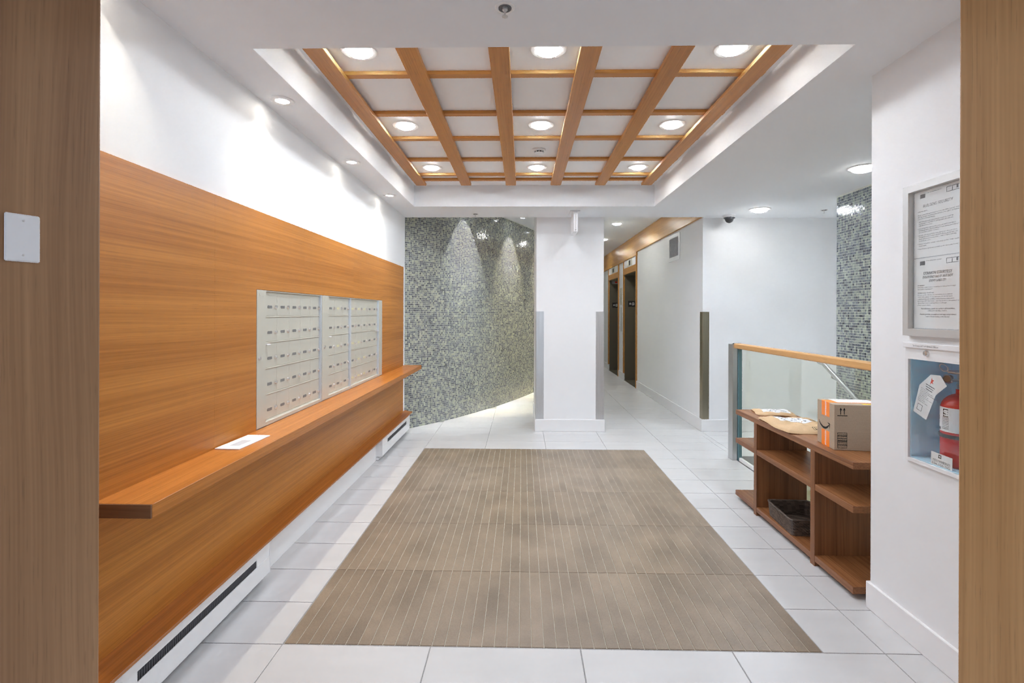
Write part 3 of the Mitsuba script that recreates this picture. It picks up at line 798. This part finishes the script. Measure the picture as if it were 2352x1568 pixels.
def tray(w, d, h, th, flare):
    """woven open tray: outer and inner skins with a bumpy weave, rim and base"""
    nseg, nz = 120, 12
    def ring(hw, hd, s):
        r = 0.02
        poly = sbox(-hw, -hd, hw, hd).buffer(-r).buffer(r, quad_segs=6).exterior
        return np.array([poly.interpolate(q, normalized=True).coords[0] for q in np.linspace(0, 1, nseg, endpoint=False)])
    rows = []
    for k in range(nz + 1):
        t_ = k / nz
        R = ring(w / 2 - flare * (1 - t_), d / 2 - flare * (1 - t_), 0)
        bump = 0.0016 * np.cos(np.arange(nseg) * math.pi / 1.0 + (k // 1) * math.pi) * np.sin(math.pi * t_) ** 0.3
        dirn = R / np.linalg.norm(R, axis=1, keepdims=True)
        R = R + dirn * bump[:, None]
        rows.append(np.column_stack([R, np.full(nseg, h * t_)]))
    for k in range(nz, -1, -1):
        t_ = max(k / nz, 0.06)
        R = ring(w / 2 - flare * (1 - t_) - th, d / 2 - flare * (1 - t_) - th, 0)
        rows.append(np.column_stack([R, np.full(nseg, h * t_ - (0.001 if k == nz else 0))]))
    V = np.vstack(rows)
    F_ = []
    n_ = len(rows)
    for i in range(n_ - 1):
        for j in range(nseg):
            a, b = i * nseg + j, i * nseg + (j + 1) % nseg
            F_ += [[a, b, b + nseg], [a, b + nseg, a + nseg]]
    c0 = len(V)
    V = np.vstack([V, [0, 0, 0], [0, 0, h * 0.06]])
    for j in range(nseg):
        F_ += [[c0, (j + 1) % nseg, j], [c0 + 1, (n_ - 1) * nseg + j, (n_ - 1) * nseg + (j + 1) % nseg]]
    m_ = trimesh.Trimesh(V, F_, process=False)
    m_.fix_normals()
    return m_


bk = thing('woven_tray', 'dark brown woven tray on the bottom board of the shelf unit', 'basket')
BM = np.array(T().translate([1.708, 3.190, ZT]).rotate([0, 0, 1], -3).matrix, float).reshape(4, 4)
add('body', ply(local(tray(0.255, 0.335, 0.095, 0.008, 0.008), BM), 'wicker'), bk)
rim = sbox(-0.1275, -0.1675, 0.1275, 0.1675).buffer(-0.02).buffer(0.02, quad_segs=6).exterior
add('rim', ply(local(tube([(*rim.interpolate(q, normalized=True).coords[0], 0.094) for q in np.linspace(0, 1, 81)], 0.0048, 8), BM), 'wicker'), bk)

# parcel
ZT = 0.650
pc = thing('parcel', 'cardboard parcel with orange tape on top of the shelf unit', 'box')
PU, PV = np.array([math.cos(0.113), -math.sin(0.113), 0]), np.array([math.sin(0.113), math.cos(0.113), 0])
PO = np.array([1.620, 2.700, ZT])
PWd, PDp, PHt = 0.285, 0.193, 0.236
MP = frame(PO, PU, PV)
add('carton', ply(local(cb(0, PWd, 0, PDp, 0.0005, PHt, 0.002), MP), 'cardboard'), pc)
Mn = frame(PO, PU, [0, 0, 1])                                   # near face: x along PU, y up
Ml = frame(PO + PV * PDp, -PV, [0, 0, 1])                       # left face: x from far to near
Mt = frame(PO + np.array([0, 0, PHt]), PU, PV)                  # top face
ms = []
for k in (0, 1):
    x = 0.031 + 0.017 * k
    ms.append(prism(Polygon([(x - 0.0018, 0.186), (x + 0.0018, 0.186), (x + 0.0018, 0.208), (x + 0.0062, 0.208), (x, 0.222), (x - 0.0062, 0.208), (x - 0.0018, 0.208)]), 0, 0.0004))
ms.append(cb(0.015, 0.063, 0.178, 0.182, 0, 0.0004))
fr_ = sbox(0.015, 0.012, 0.062, 0.092).difference(sbox(0.0172, 0.0145, 0.0598, 0.0895))
ms.append(prism(fr_, 0, 0.0004))
for y, hgt in ((0.020, 0.0015), (0.026, 0.004), (0.033, 0.0015), (0.039, 0.003), (0.046, 0.006), (0.055, 0.0015), (0.060, 0.004), (0.068, 0.0015), (0.073, 0.005), (0.082, 0.002)):
    ms.append(cb(0.017, 0.060, y, y + hgt, 0, 0.0004))
for q in ms[:2]:
    add('up_arrow', ply(local(q, Mn), 'black_ink'), pc, label='black up arrow')
add('arrow_base', ply(local(ms[2], Mn), 'black_ink'), pc)
add('bar_code', ply(local(cat_(*ms[3:]), Mn), 'black_ink'), pc, label='black bar code')
tz0, tz1 = 0.053, 0.141
for za, zb, nm in ((0.158, PHt + 0.0003, 'upper'), (0.0, 0.086, 'lower')):
    tear = [(tz0 + (tz1 - tz0) * i / 8, (za if nm == 'upper' else zb) + (0.004 if i % 2 else 0) * (1 if nm == 'upper' else -1)) for i in range(9)]
    poly = Polygon(tear + ([(tz1, zb), (tz0, zb)] if nm == 'upper' else [(tz1, za + 0.0005), (tz0, za + 0.0005)]))
    tk = add('tape', ply(local(prism(poly, 0, 0.0005), Ml), 'orange_tape'), pc, label='orange tape')
    tm = text('amazon', 0.0155, 0, 0, 0.0003, True, 'c')
    tm.apply_transform(trimesh.transformations.rotation_matrix(math.pi / 2, [0, 0, 1]))
    tm.apply_translation([0.104, (za + zb) / 2 + (0.004 if nm == 'upper' else 0.0), 0.0005])
    add('lettering', ply(local(tm, Ml), 'paper'), tk)
add('tape', ply(local(cb(0, PWd, 0.065, 0.150, 0, 0.0006), Mt), 'orange_tape'), pc, label='orange tape')
add('yellow_stripe', ply(local(cb(0.15, PWd, 0.020, 0.045, 0, 0.0006), Mt), 'yellow_tape'), pc, label='yellow strip on top')
add('address_label', ply(local(cat_(cb(0.05, 0.245, 0.075, 0.180, 0.0006, 0.0012)), Mt), 'paper'), pc, label='white address label on top')


def smile(w):
    """a curved arrow: a crescent stroke that rises to an arrow head at its right end"""
    a = np.linspace(math.radians(215), math.radians(318), 26)
    R = w * 0.62
    cx_, cy_ = w * 0.5, w * 0.50
    th = w * 0.048 * np.sin(np.linspace(0.15, math.pi * 0.85, 26)) ** 0.8
    o = [(cx_ + (R + t_) * math.cos(q), cy_ + (R + t_) * math.sin(q)) for q, t_ in zip(a, th)]
    i_ = [(cx_ + (R - t_) * math.cos(q), cy_ + (R - t_) * math.sin(q)) for q, t_ in zip(a, th)]
    body = Polygon(o + i_[::-1]).buffer(0)
    ex_, ey_ = cx_ + R * math.cos(a[-1]), cy_ + R * math.sin(a[-1])
    head = Polygon([(ex_ - 0.16 * w, ey_ + 0.075 * w), (ex_ - 0.02 * w, ey_ + 0.10 * w), (ex_ + 0.10 * w, ey_ + 0.06 * w), (ex_ + 0.08 * w, ey_ - 0.06 * w), (ex_ + 0.02 * w, ey_ - 0.20 * w), (ex_ + 0.035 * w, ey_ - 0.02 * w), (ex_ + 0.02 * w, ey_ + 0.035 * w)])
    return body.union(head)


sm = smile(0.118)
m = cat_(*[prism(g, 0, 0.0004) for g in getattr(sm, 'geoms', [sm])])
m.apply_translation([0.022, 0.108, 0])
add('arrow_mark', ply(local(m, Ml), 'black_ink'), pc, label='black curved arrow mark')


# kraft mailers


def pouch(w, d, h, seed, n=34):
    r = np.random.default_rng(seed)
    u = np.linspace(-1, 1, n)
    X_, Y_ = np.meshgrid(u, u, indexing='ij')
    e = np.minimum(1 - np.abs(X_) ** 3, 1 - np.abs(Y_) ** 3).clip(0, 1)
    P3 = np.stack([X_ * 2 + seed, Y_ * 2.5, X_ * 0], -1)
    wr = meshkit.fbm(P3 * 1.4, 3, seed) - 0.5
    edge = 1 + 0.02 * np.sin(Y_ * 5 + seed) * (np.abs(X_) > 0.9) + 0.012 * np.sin(X_ * 7) * (np.abs(Y_) > 0.9)
    base = 0.0035 * (1 - np.exp(-((X_ ** 2 + Y_ ** 2)))) * (1 + np.sin(X_ * 4 + Y_ * 3 + seed))
    top = base + 0.003 + h * e ** 0.5 * (0.75 + 0.9 * wr)
    crease = 0.006 * np.abs(np.sin(X_ * 4.1 + Y_ * 1.7 + seed)) + 0.014 * np.abs(meshkit.fbm(P3 * 2.2 + 9, 3, seed + 3) - 0.5)
    top = top + crease * e
    bot = base
    XX, YY = X_ * w / 2 * edge, Y_ * d / 2 * edge
    V = np.vstack([np.stack([XX, YY, top], -1).reshape(-1, 3), np.stack([XX, YY, bot], -1).reshape(-1, 3)])
    Fc, N2 = [], n * n
    for i in range(n - 1):
        for j in range(n - 1):
            q = [i * n + j, (i + 1) * n + j, (i + 1) * n + j + 1, i * n + j + 1]
            Fc += [[q[0], q[1], q[2]], [q[0], q[2], q[3]], [q[0] + N2, q[2] + N2, q[1] + N2], [q[0] + N2, q[3] + N2, q[2] + N2]]
    rim_ = [i * n for i in range(n)] + [(n - 1) * n + j for j in range(1, n)] + [i * n + n - 1 for i in range(n - 2, -1, -1)] + [j for j in range(n - 2, 0, -1)]
    for a, b in zip(rim_, rim_[1:] + rim_[:1]):
        Fc += [[a, a + N2, b + N2], [a, b + N2, b]]
    m_ = trimesh.Trimesh(V, Fc, process=False)
    m_.fix_normals()
    return m_, (XX, YY, top)


def drape(grid, x0, x1, y0, y1, off=0.0012, n=14):
    from scipy.interpolate import griddata
    XX, YY, Tz = grid
    gx, gy = np.meshgrid(np.linspace(x0, x1, n), np.linspace(y0, y1, n), indexing='ij')
    z = griddata(np.column_stack([XX.ravel(), YY.ravel()]), Tz.ravel(), (gx, gy), 'linear') + off
    V = np.vstack([np.stack([gx, gy, z], -1).reshape(-1, 3), np.stack([gx, gy, z - 0.0008], -1).reshape(-1, 3)])
    Fc, N2 = [], n * n
    for i in range(n - 1):
        for j in range(n - 1):
            q = [i * n + j, (i + 1) * n + j, (i + 1) * n + j + 1, i * n + j + 1]
            Fc += [[q[0], q[1], q[2]], [q[0], q[2], q[3]], [q[0] + N2, q[2] + N2, q[1] + N2], [q[0] + N2, q[3] + N2, q[2] + N2]]
    return trimesh.Trimesh(V, Fc, process=False)


def on_pouch(mesh, grid, off=0.0014):
    from scipy.interpolate import griddata
    XX, YY, Tz = grid
    v = np.array(mesh.vertices)
    z = griddata(np.column_stack([XX.ravel(), YY.ravel()]), Tz.ravel(), v[:, :2], 'linear')
    z = np.where(np.isfinite(z), z, griddata(np.column_stack([XX.ravel(), YY.ravel()]), Tz.ravel(), v[:, :2], 'nearest'))
    mesh.vertices = np.column_stack([v[:, :2], z + off + v[:, 2]])
    return mesh


def mailer(x, y, z, rot, tilt, w, d, h, seed, label, extra):
    t = thing('mailer', label, 'envelope', None)
    Mx = np.array(T().translate([x, y, z]).rotate([0, 0, 1], rot).rotate([1, 0, 0], tilt).matrix, float).reshape(4, 4)
    m_, g = pouch(w, d, h, seed)
    add('pouch', ply(local(m_, Mx), 'kraft', smooth=50), t)
    lx0, lx1, ly0, ly1 = extra['label']
    lab = add('address_label', ply(local(drape(g, lx0, lx1, ly0, ly1), Mx), 'paper'), t, label='white address label')
    bars = []
    for k in range(7):
        bx = lx0 + (lx1 - lx0) * (0.08 + 0.12 * k)
        for r_ in range(3):
            by = ly0 + (ly1 - ly0) * (0.15 + 0.27 * r_)
            if (k * 3 + r_ * 5 + seed) % 4:
                for q in range(3):
                    bars.append(cb(bx, bx + (lx1 - lx0) * (0.05 + 0.02 * ((k + q) % 3)), by + (ly1 - ly0) * 0.055 * q, by + (ly1 - ly0) * (0.055 * q + 0.022), 0, 0.0004))
    add('print', ply(local(on_pouch(cat_(*bars), g, 0.0017), Mx), 'grey_ink'), lab, kind='stuff')
    if 'smile' in extra:
        s_ = smile(0.16)
        mm = cat_(*[prism(q, 0, 0.0004) for q in getattr(s_, 'geoms', [s_])])
        mm.apply_transform(trimesh.transformations.rotation_matrix(extra['smile'][2], [0, 0, 1]))
        mm.apply_translation([extra['smile'][0], extra['smile'][1], 0])
        add('arrow_mark', ply(local(on_pouch(mm, g, 0.0016), Mx), 'black_ink'), t, label='black curved arrow mark')
        fr2 = sbox(0.0, -0.19, 0.05, -0.155).difference(sbox(0.002, -0.188, 0.048, -0.157))
        mm = cat_(*[prism(q, 0, 0.0004) for q in [fr2, sbox(0.012, -0.19, 0.016, -0.155), sbox(0.024, -0.19, 0.026, -0.155), sbox(0.034, -0.19, 0.04, -0.155)]])
        add('bar_code', ply(local(on_pouch(mm, g, 0.0016), Mx), 'black_ink'), t)


mailer(1.780, 3.675, ZT + 0.0005, -12, 0, 0.25, 0.20, 0.016, 4, 'smaller kraft paper mailer at the back of the shelf top, partly under the larger one', dict(label=(-0.08, 0.10, -0.055, 0.075)))
mailer(1.735, 3.255, ZT + 0.0005, -3, 0, 0.325, 0.43, 0.030, 9, 'larger kraft paper mailer in front of the smaller one beside the parcel', dict(label=(-0.10, 0.075, -0.01, 0.135), smile=(0.150, -0.06, 1.75)))

# ------------------------------------------------------------------ notice board on the right wall
nb = thing('notice_board', 'silver framed glass notice board with two printed notices on the right wall', 'notice board')
By0, By1, Bz0, Bz1 = 1.868, 2.174, 1.269, 1.882
BW, BH = By1 - By0, Bz1 - Bz0
MB = frame([XR, By1, Bz0], [0, -1, 0], [0, 0, 1])               # x to the viewer's right, y up, z into the room
ring_ = sbox(0, 0, BW, BH).difference(sbox(0.029, 0.029, BW - 0.029, BH - 0.029))
add('frame', ply(local(prism(ring_, 0, 0.026), MB), 'frame_aluminium'), nb, label='brushed silver frame')
add('back_panel', ply(local(cb(0.028, BW - 0.028, 0.028, BH - 0.028, 0, 0.004), MB), 'paper_shade'), nb)
add('glass', ply(local(sheet([0.0285, 0.0285, 0.019], [BW - 0.057, 0, 0], [0, BH - 0.057, 0]), MB), 'pane'), nb, label='clear glass front')
PX0, PX1 = 0.036, BW - 0.036
split = 1.583 - Bz0
sheets = []
upper = add('notice', ply(local(cb(PX0, PX1, split + 0.002, BH - 0.032, 0.004, 0.0048), MB), 'paper'), nb, label='upper notice about building security')
lower = add('notice', ply(local(cb(PX0, PX1, 0.032, split - 0.002, 0.004, 0.0048), MB), 'paper'), nb, label='lower notice about common courtesy')


def lines(rows, z=0.0049):
    return cat_(*[text(s, h, x, y, 0.0003, bold, al, w, sl_) for s, h, x, y, bold, al, w, sl_ in rows])


xm = (PX0 + PX1) / 2
R0 = BH - 0.032
pw = PX1 - PX0
Mtxt = frame(np.array([XR - 0.0049, By1, Bz0]), [0, -1, 0], [0, 0, 1])
head_ = lambda yt: cat_(prism(sbox(PX0 + 0.03, yt - 0.028, PX0 + 0.056, yt - 0.012).buffer(0), 0, 0.0003), prism(sbox(PX1 - 0.075, yt - 0.03, PX1 - 0.012, yt - 0.010).difference(sbox(PX1 - 0.073, yt - 0.028, PX1 - 0.014, yt - 0.012)), 0, 0.0003), prism(sbox(PX1 - 0.05, yt - 0.028, PX1 - 0.047, yt - 0.014), 0, 0.0003), prism(sbox(PX1 - 0.03, yt - 0.024, PX1 - 0.022, yt - 0.012), 0, 0.0003))
rows = [('BUILDING SECURITY', 0.0105, xm, R0 - 0.066, False, 'c', 0.142, 0),
        ('Dear Residents,', 0.0034, PX0 + 0.018, R0 - 0.082, False, 'l', 0.05, 0)]
body1 = ['Ensuring the building security is a collective effort.  You can do your', 'part by remaining aware and careful of strangers by following', 'and not do the following:', '',
         '* Wait for the overhead gate (1st and 2nd gate) to', '  completely close before driving away (to prevent', '  unauthorized entry).', '',
         "* Do not hold the door for anyone you don't know when", '  entering/exiting the building or hold unknown callers in', '  the building via the intercom.', '',
         '* Ensure that all common area doors and fire exit doors', '  are tightly shut and locked behind you, especially the', '  main lobby entrance doors and overhead gates leading', '  to the back alley.', '',
         '* Report all lost or stolen FOBs/keys to the Strata Agent', '  immediately.', '', '* Report all suspicious activities to the Vancouver Police.']
y = R0 - 0.096
for s in body1:
    if s:
        n_ = len(s.strip())
        rows.append((s.strip(), 0.0034, PX0 + (0.018 if not s.startswith('  ') else 0.024), y, False, 'l', min(pw - 0.03, n_ * 0.00345), 0))
        y -= 0.0075
    else:
        y -= 0.0048
for k, s in enumerate(('STRATA MANAGEMENT SERVICES',)):
    rows.append((s, 0.0026, PX0 + 0.062, R0 - 0.013 - 0.005 * k, False, 'l', 0.075 if k == 0 else 0.02, 0))
add('lettering', ply(local(cat_(lines(rows), head_(R0)), Mtxt), 'grey_ink'), upper)
R1 = split - 0.002
rows = [('COMMON COURTESY', 0.0105, xm, R1 - 0.066, True, 'c', 0.138, 0),
        ('EVERYONE HAS IT BUT NOT', 0.0088, xm, R1 - 0.081, True, 'c', 0.146, 0.22),
        ('EVERY USES IT!', 0.0088, xm, R1 - 0.096, True, 'c', 0.082, 0.22),
        ('Newspaper', 0.0034, PX0 + 0.018, R1 - 0.110, True, 'l', 0.036, 0)]
y = R1 - 0.118
for s in ["We don't steal from a newsstand, please don't steal", 'from your neighbours!', '', 'Common area cleanliness', "We love pets and we'd love it when you clean up", 'after your pets!  If you pet has an accident in', 'hallways/elevators/lobby, please take a moment to', 'clean up after the mess.  Nothing is more disrespectful', 'and selfish when coming home to a jungle', 'after Strata alone!']:
    if s:
        rows.append((s, 0.0034, PX0 + 0.018, y, s.startswith('Common'), 'l', min(pw - 0.03, len(s) * 0.0036), 0))
        y -= 0.0082
    else:
        y -= 0.006
for s in ('Surveillance cameras capture all activities.', 'FINES OF $200 WILL APPLY.', '', 'Please govern yourself accordingly and foster a', 'better Strata living community!'):
    if s:
        rows.append((s, 0.0042, xm, y - 0.006, s[0] in 'SP', 'c', len(s) * 0.0037, 0))
        y -= 0.0088
    else:
        y -= 0.005
for k, s in enumerate(('STRATA MANAGEMENT SERVICES',)):
    rows.append((s, 0.0026, PX0 + 0.062, R1 - 0.013 - 0.005 * k, False, 'l', 0.075 if k == 0 else 0.02, 0))
add('lettering', ply(local(cat_(lines(rows), head_(R1)), Mtxt), 'grey_ink'), lower)

# ------------------------------------------------------------------ extinguisher cabinet
ec = thing('extinguisher_cabinet', 'white fire extinguisher cabinet with a glass front below the notice board', 'cabinet')
Cy0, Cy1, Cz0, Cz1 = 1.862, 2.180, 0.752, 1.241
CW, CH = Cy1 - Cy0, Cz1 - Cz0
MC = frame([XR, Cy1, Cz0], [0, -1, 0], [0, 0, 1])
rg = sbox(0, 0, CW, CH).difference(sbox(0.016, 0.014, CW - 0.016, CH - 0.068))
add('frame', ply(local(prism(rg, 0, 0.010), MC), 'white_enamel'), ec)
add('header', ply(local(cb(-0.004, CW + 0.004, CH - 0.022, CH, 0.0, 0.018, 0.002), MC), 'white_enamel'), ec)
tx = text('In Case of Fire Break Glass', 0.0065, 0.052, CH - 0.0145, 0.0004, False, 'l', 0.128)
add('lettering', ply(local(tx, frame([XR - 0.018, Cy1, Cz0], [0, -1, 0], [0, 0, 1])), 'grey_ink'), 'extinguisher_cabinet__header')
add('lock', ply(local(lathe([(0, 0.012), (0.004, 0.012), (0.0045, 0.009), (0.010, 0.008), (0.012, 0.003), (0.012, 0)], 24), frame([XR - 0.010, 2.066, 1.202], [0, -1, 0], [0, 0, 1])), 'chrome', smooth=40), ec, label='chrome lock')
th_ = 0.003
iy0, iy1, iz0, iz1 = 1.878, 2.163, 0.767, 1.223
add('liner', ply(cat_(cb(1.775, 1.778, iy0, iy1, iz0, iz1), cb(XR + 0.0, 1.776, iy0, iy0 + th_, iz0, iz1), cb(XR, 1.776, iy1 - th_, iy1, iz0, iz1), cb(XR, 1.776, iy0, iy1, iz0, iz0 + th_), cb(XR, 1.776, iy0, iy1, iz1 - th_, iz1)), 'cabinet_daylight_tint'), ec, label='cabinet inside with blue daylight put into its colour')
add('glass', ply(local(sheet([0.0165, 0.0145, 0.004], [CW - 0.033, 0, 0], [0, CH - 0.083, 0]), MC), 'pane'), ec, label='clear break-glass pane')
# sticker inside the glass
Ms = frame([XR + 0.002, 2.058, 0.768], [0, -1, -0.03], [0, -0.03, 1])
stk = add('sticker', ply(local(cb(0, 0.100, 0, 0.052, 0, 0.0008), Ms), 'paper'), ec, label='white service sticker with a phone number')
Ms2 = frame([XR + 0.0012, 2.058, 0.768], [0, -1, -0.03], [0, -0.03, 1])
add('lettering', ply(local(cat_(text('ESCU PLUMBERS.CA', 0.0085, 0.010, 0.018, 0.0002, False, 'l', 0.082), text('604.355.245', 0.0090, 0.006, 0.005, 0.0002, False, 'l', 0.084), prism(sbox(0.036, 0.034, 0.049, 0.048).difference(sbox(0.0410, 0.0365, 0.0440, 0.0455)).difference(sbox(0.038, 0.0395, 0.047, 0.0425)), 0, 0.0002)), Ms2), 'black_ink'), stk)

fe = thing('fire_extinguisher', 'red fire extinguisher with a hanging tag inside the wall cabinet', 'fire extinguisher')
fx, fy, rr = 1.698, 2.018, 0.066
b0 = iz0 + th_
prof = [(0, b0), (rr - 0.006, b0), (rr, b0 + 0.008), (rr, 0.99)] + [(rr * math.cos(a) if a < 1.4 else rr * math.cos(a), 0.99 + 0.062 * math.sin(a)) for a in np.linspace(0.1, 1.28, 9)] + [(0.019, 1.054), (0.019, 1.068), (0, 1.068)]
add('cylinder', ply(lathe(prof, 56, (fx, fy, 0)), 'red_enamel', smooth=35), fe, label='red cylinder')


def sector(r0, r1, z0, z1, a0, a1, n=24):
    a = np.linspace(math.radians(a0), math.radians(a1), n)
    poly = Polygon([(r1 * math.cos(q), r1 * math.sin(q)) for q in a] + [(r0 * math.cos(q), r0 * math.sin(q)) for q in a[::-1]])
    m_ = prism(poly, z0, z1)
    m_.apply_translation([fx, fy, 0])
    return m_


lb = add('paper_label', ply(sector(rr, rr + 0.0006, 0.905, 0.998, 105, 250), 'paper'), fe, label='white instruction label')


def wrap(mesh, z, ang):
    """lay a flat mesh (x right, y up) on the cylinder at the angle ang (degrees)"""
    v = np.array(mesh.vertices)
    a = math.radians(ang) + v[:, 0] / rr
    mesh.vertices = np.column_stack([fx + (rr + 0.0008 + v[:, 2]) * np.cos(a), fy + (rr + 0.0008 + v[:, 2]) * np.sin(a), z + v[:, 1]])
    return mesh


def sub(m_, n=1):
    for _ in range(n):
        m_ = m_.subdivide()
    return m_


sq = sub(cb(0.0, 0.022, 0.0, 0.030, 0, 0.0003), 3)
add('emblem_patch', ply(wrap(sq, 0.962, 174), 'black_ink'), lb)
add('emblem', ply(wrap(cat_(*[text('S', 0.022, 0.002 + 0.006 * k, 0.004, 0.0009, True) for k in range(3)]), 0.962, 174), 'paper'), lb)
bits = [cb(-0.05, -0.03, 0.040, 0.055, 0, 0.0003), cb(-0.055, -0.036, 0.022, 0.030, 0, 0.0003), cb(-0.056, -0.018, 0.002, 0.012, 0, 0.0003)] + [cb(-0.006, 0.022, 0.05 - 0.006 * k, 0.052 - 0.006 * k, 0, 0.0003) for k in range(8)]
add('print', ply(wrap(cat_(*[sub(b, 2) for b in bits]), 0.907, 176), 'grey_ink'), lb, kind='stuff')
add('strap', ply(sector(rr, rr + 0.004, 0.882, 0.895, 20, 340, 60), 'black_metal'), fe, label='black strap')
add('valve', ply(lathe([(0, 1.066), (0.018, 1.066), (0.018, 1.085), (0.014, 1.09), (0.014, 1.125), (0, 1.125)], 24, (fx, fy, 0)), 'chrome', smooth=30), fe)
add('lever', ply(cat_(cb(fx - 0.05, fx + 0.03, fy - 0.11, fy + 0.012, 1.128, 1.140, 0.004), cb(fx - 0.04, fx + 0.02, fy - 0.12, fy + 0.006, 1.098, 1.108, 0.004)), 'steel'), fe, label='steel carrying handle and lever')
add('gauge', ply(local(lathe([(0, 0.008), (0.013, 0.008), (0.0135, 0.011), (0.017, 0.011), (0.0185, 0.006), (0.0185, 0)], 28), frame([fx - 0.036, fy + 0.018, 1.106], [0.35, -1, 0], [0, 0, 1])), 'chrome', smooth=30), fe, label='round pressure gauge')
add('gauge_face', ply(local(lathe([(0, 0.0095), (0.0125, 0.0095), (0.0125, 0.008)], 28), frame([fx - 0.036, fy + 0.018, 1.106], [0.35, -1, 0], [0, 0, 1])), 'brass'), 'fire_extinguisher__gauge')
ring_pts = [[fx - 0.045, fy + 0.030 + 0.020 * math.cos(q), 1.148 + 0.013 * math.sin(q) + 0.004 * math.cos(q)] for q in np.linspace(0, 2 * math.pi, 33)]
add('pin_ring', ply(tube(ring_pts, 0.0022, 8), 'chrome'), fe, label='steel pull-pin ring')
# hanging tag
tagp = [(2.067, 1.118), (2.125, 1.070), (2.170, 0.958), (2.090, 0.934), (2.043, 1.040), (1.990, 1.083), (2.02, 1.12)]
mt = prism(Polygon([(-(y - 2.1), z - 1.0) for y, z in tagp]), 0, 0.0008)
Mg = frame([XR + 0.008, 2.1, 1.0], [0, -1, 0], [0, 0, 1])
mt = mt.copy()
cut = mt.vertices.copy()
cut[:, 0] = np.clip(cut[:, 0], -0.0585, 1)
mt.vertices = cut
tg = add('tag', ply(local(mt, Mg), 'paper'), fe, label='white service tag')
ang = math.atan2(-0.105, 0.045) 
Mt2 = frame([XR + 0.0071, 2.085, 1.062], [0, -0.105 * -0.0 - 0.93, -0.33], [0, -0.33, 0.93])
tl = []
for k in range(3):
    tl.append(cb(-0.012 + 0.003 * k, 0.034 - 0.003 * k, 0.012 - 0.009 * k, 0.0155 - 0.009 * k, 0, 0.0002))
for k in range(9):
    q = -0.028
    for j in range(5 - (k > 3) - (k > 6)):
        w_ = 0.006 + 0.005 * ((k * 7 + j * 3) % 3)
        tl.append(cb(q, q + w_, -0.012 - 0.0068 * k, -0.0105 - 0.0068 * k, 0, 0.0002))
        q += w_ + 0.002
tl.append(prism(sbox(-0.022, -0.105, 0.004, -0.078).difference(sbox(-0.020, -0.103, 0.002, -0.080)), 0, 0.0002))
add('lettering', ply(local(cat_(*tl), Mt2), 'grey_ink'), tg, kind='stuff')
leaf = Polygon([((0.016 if k % 2 == 0 else 0.008) * math.sin(k * math.pi / 6), (0.016 if k % 2 == 0 else 0.008) * math.cos(k * math.pi / 6)) for k in range(7)] + [(0.0, -0.012)])
lm = prism(leaf.buffer(0), 0, 0.0002)
lm.apply_translation([0.008, 0.036, 0])
add('leaf_mark', ply(local(lm, Mt2), 'red_ink'), tg, label='red leaf mark')
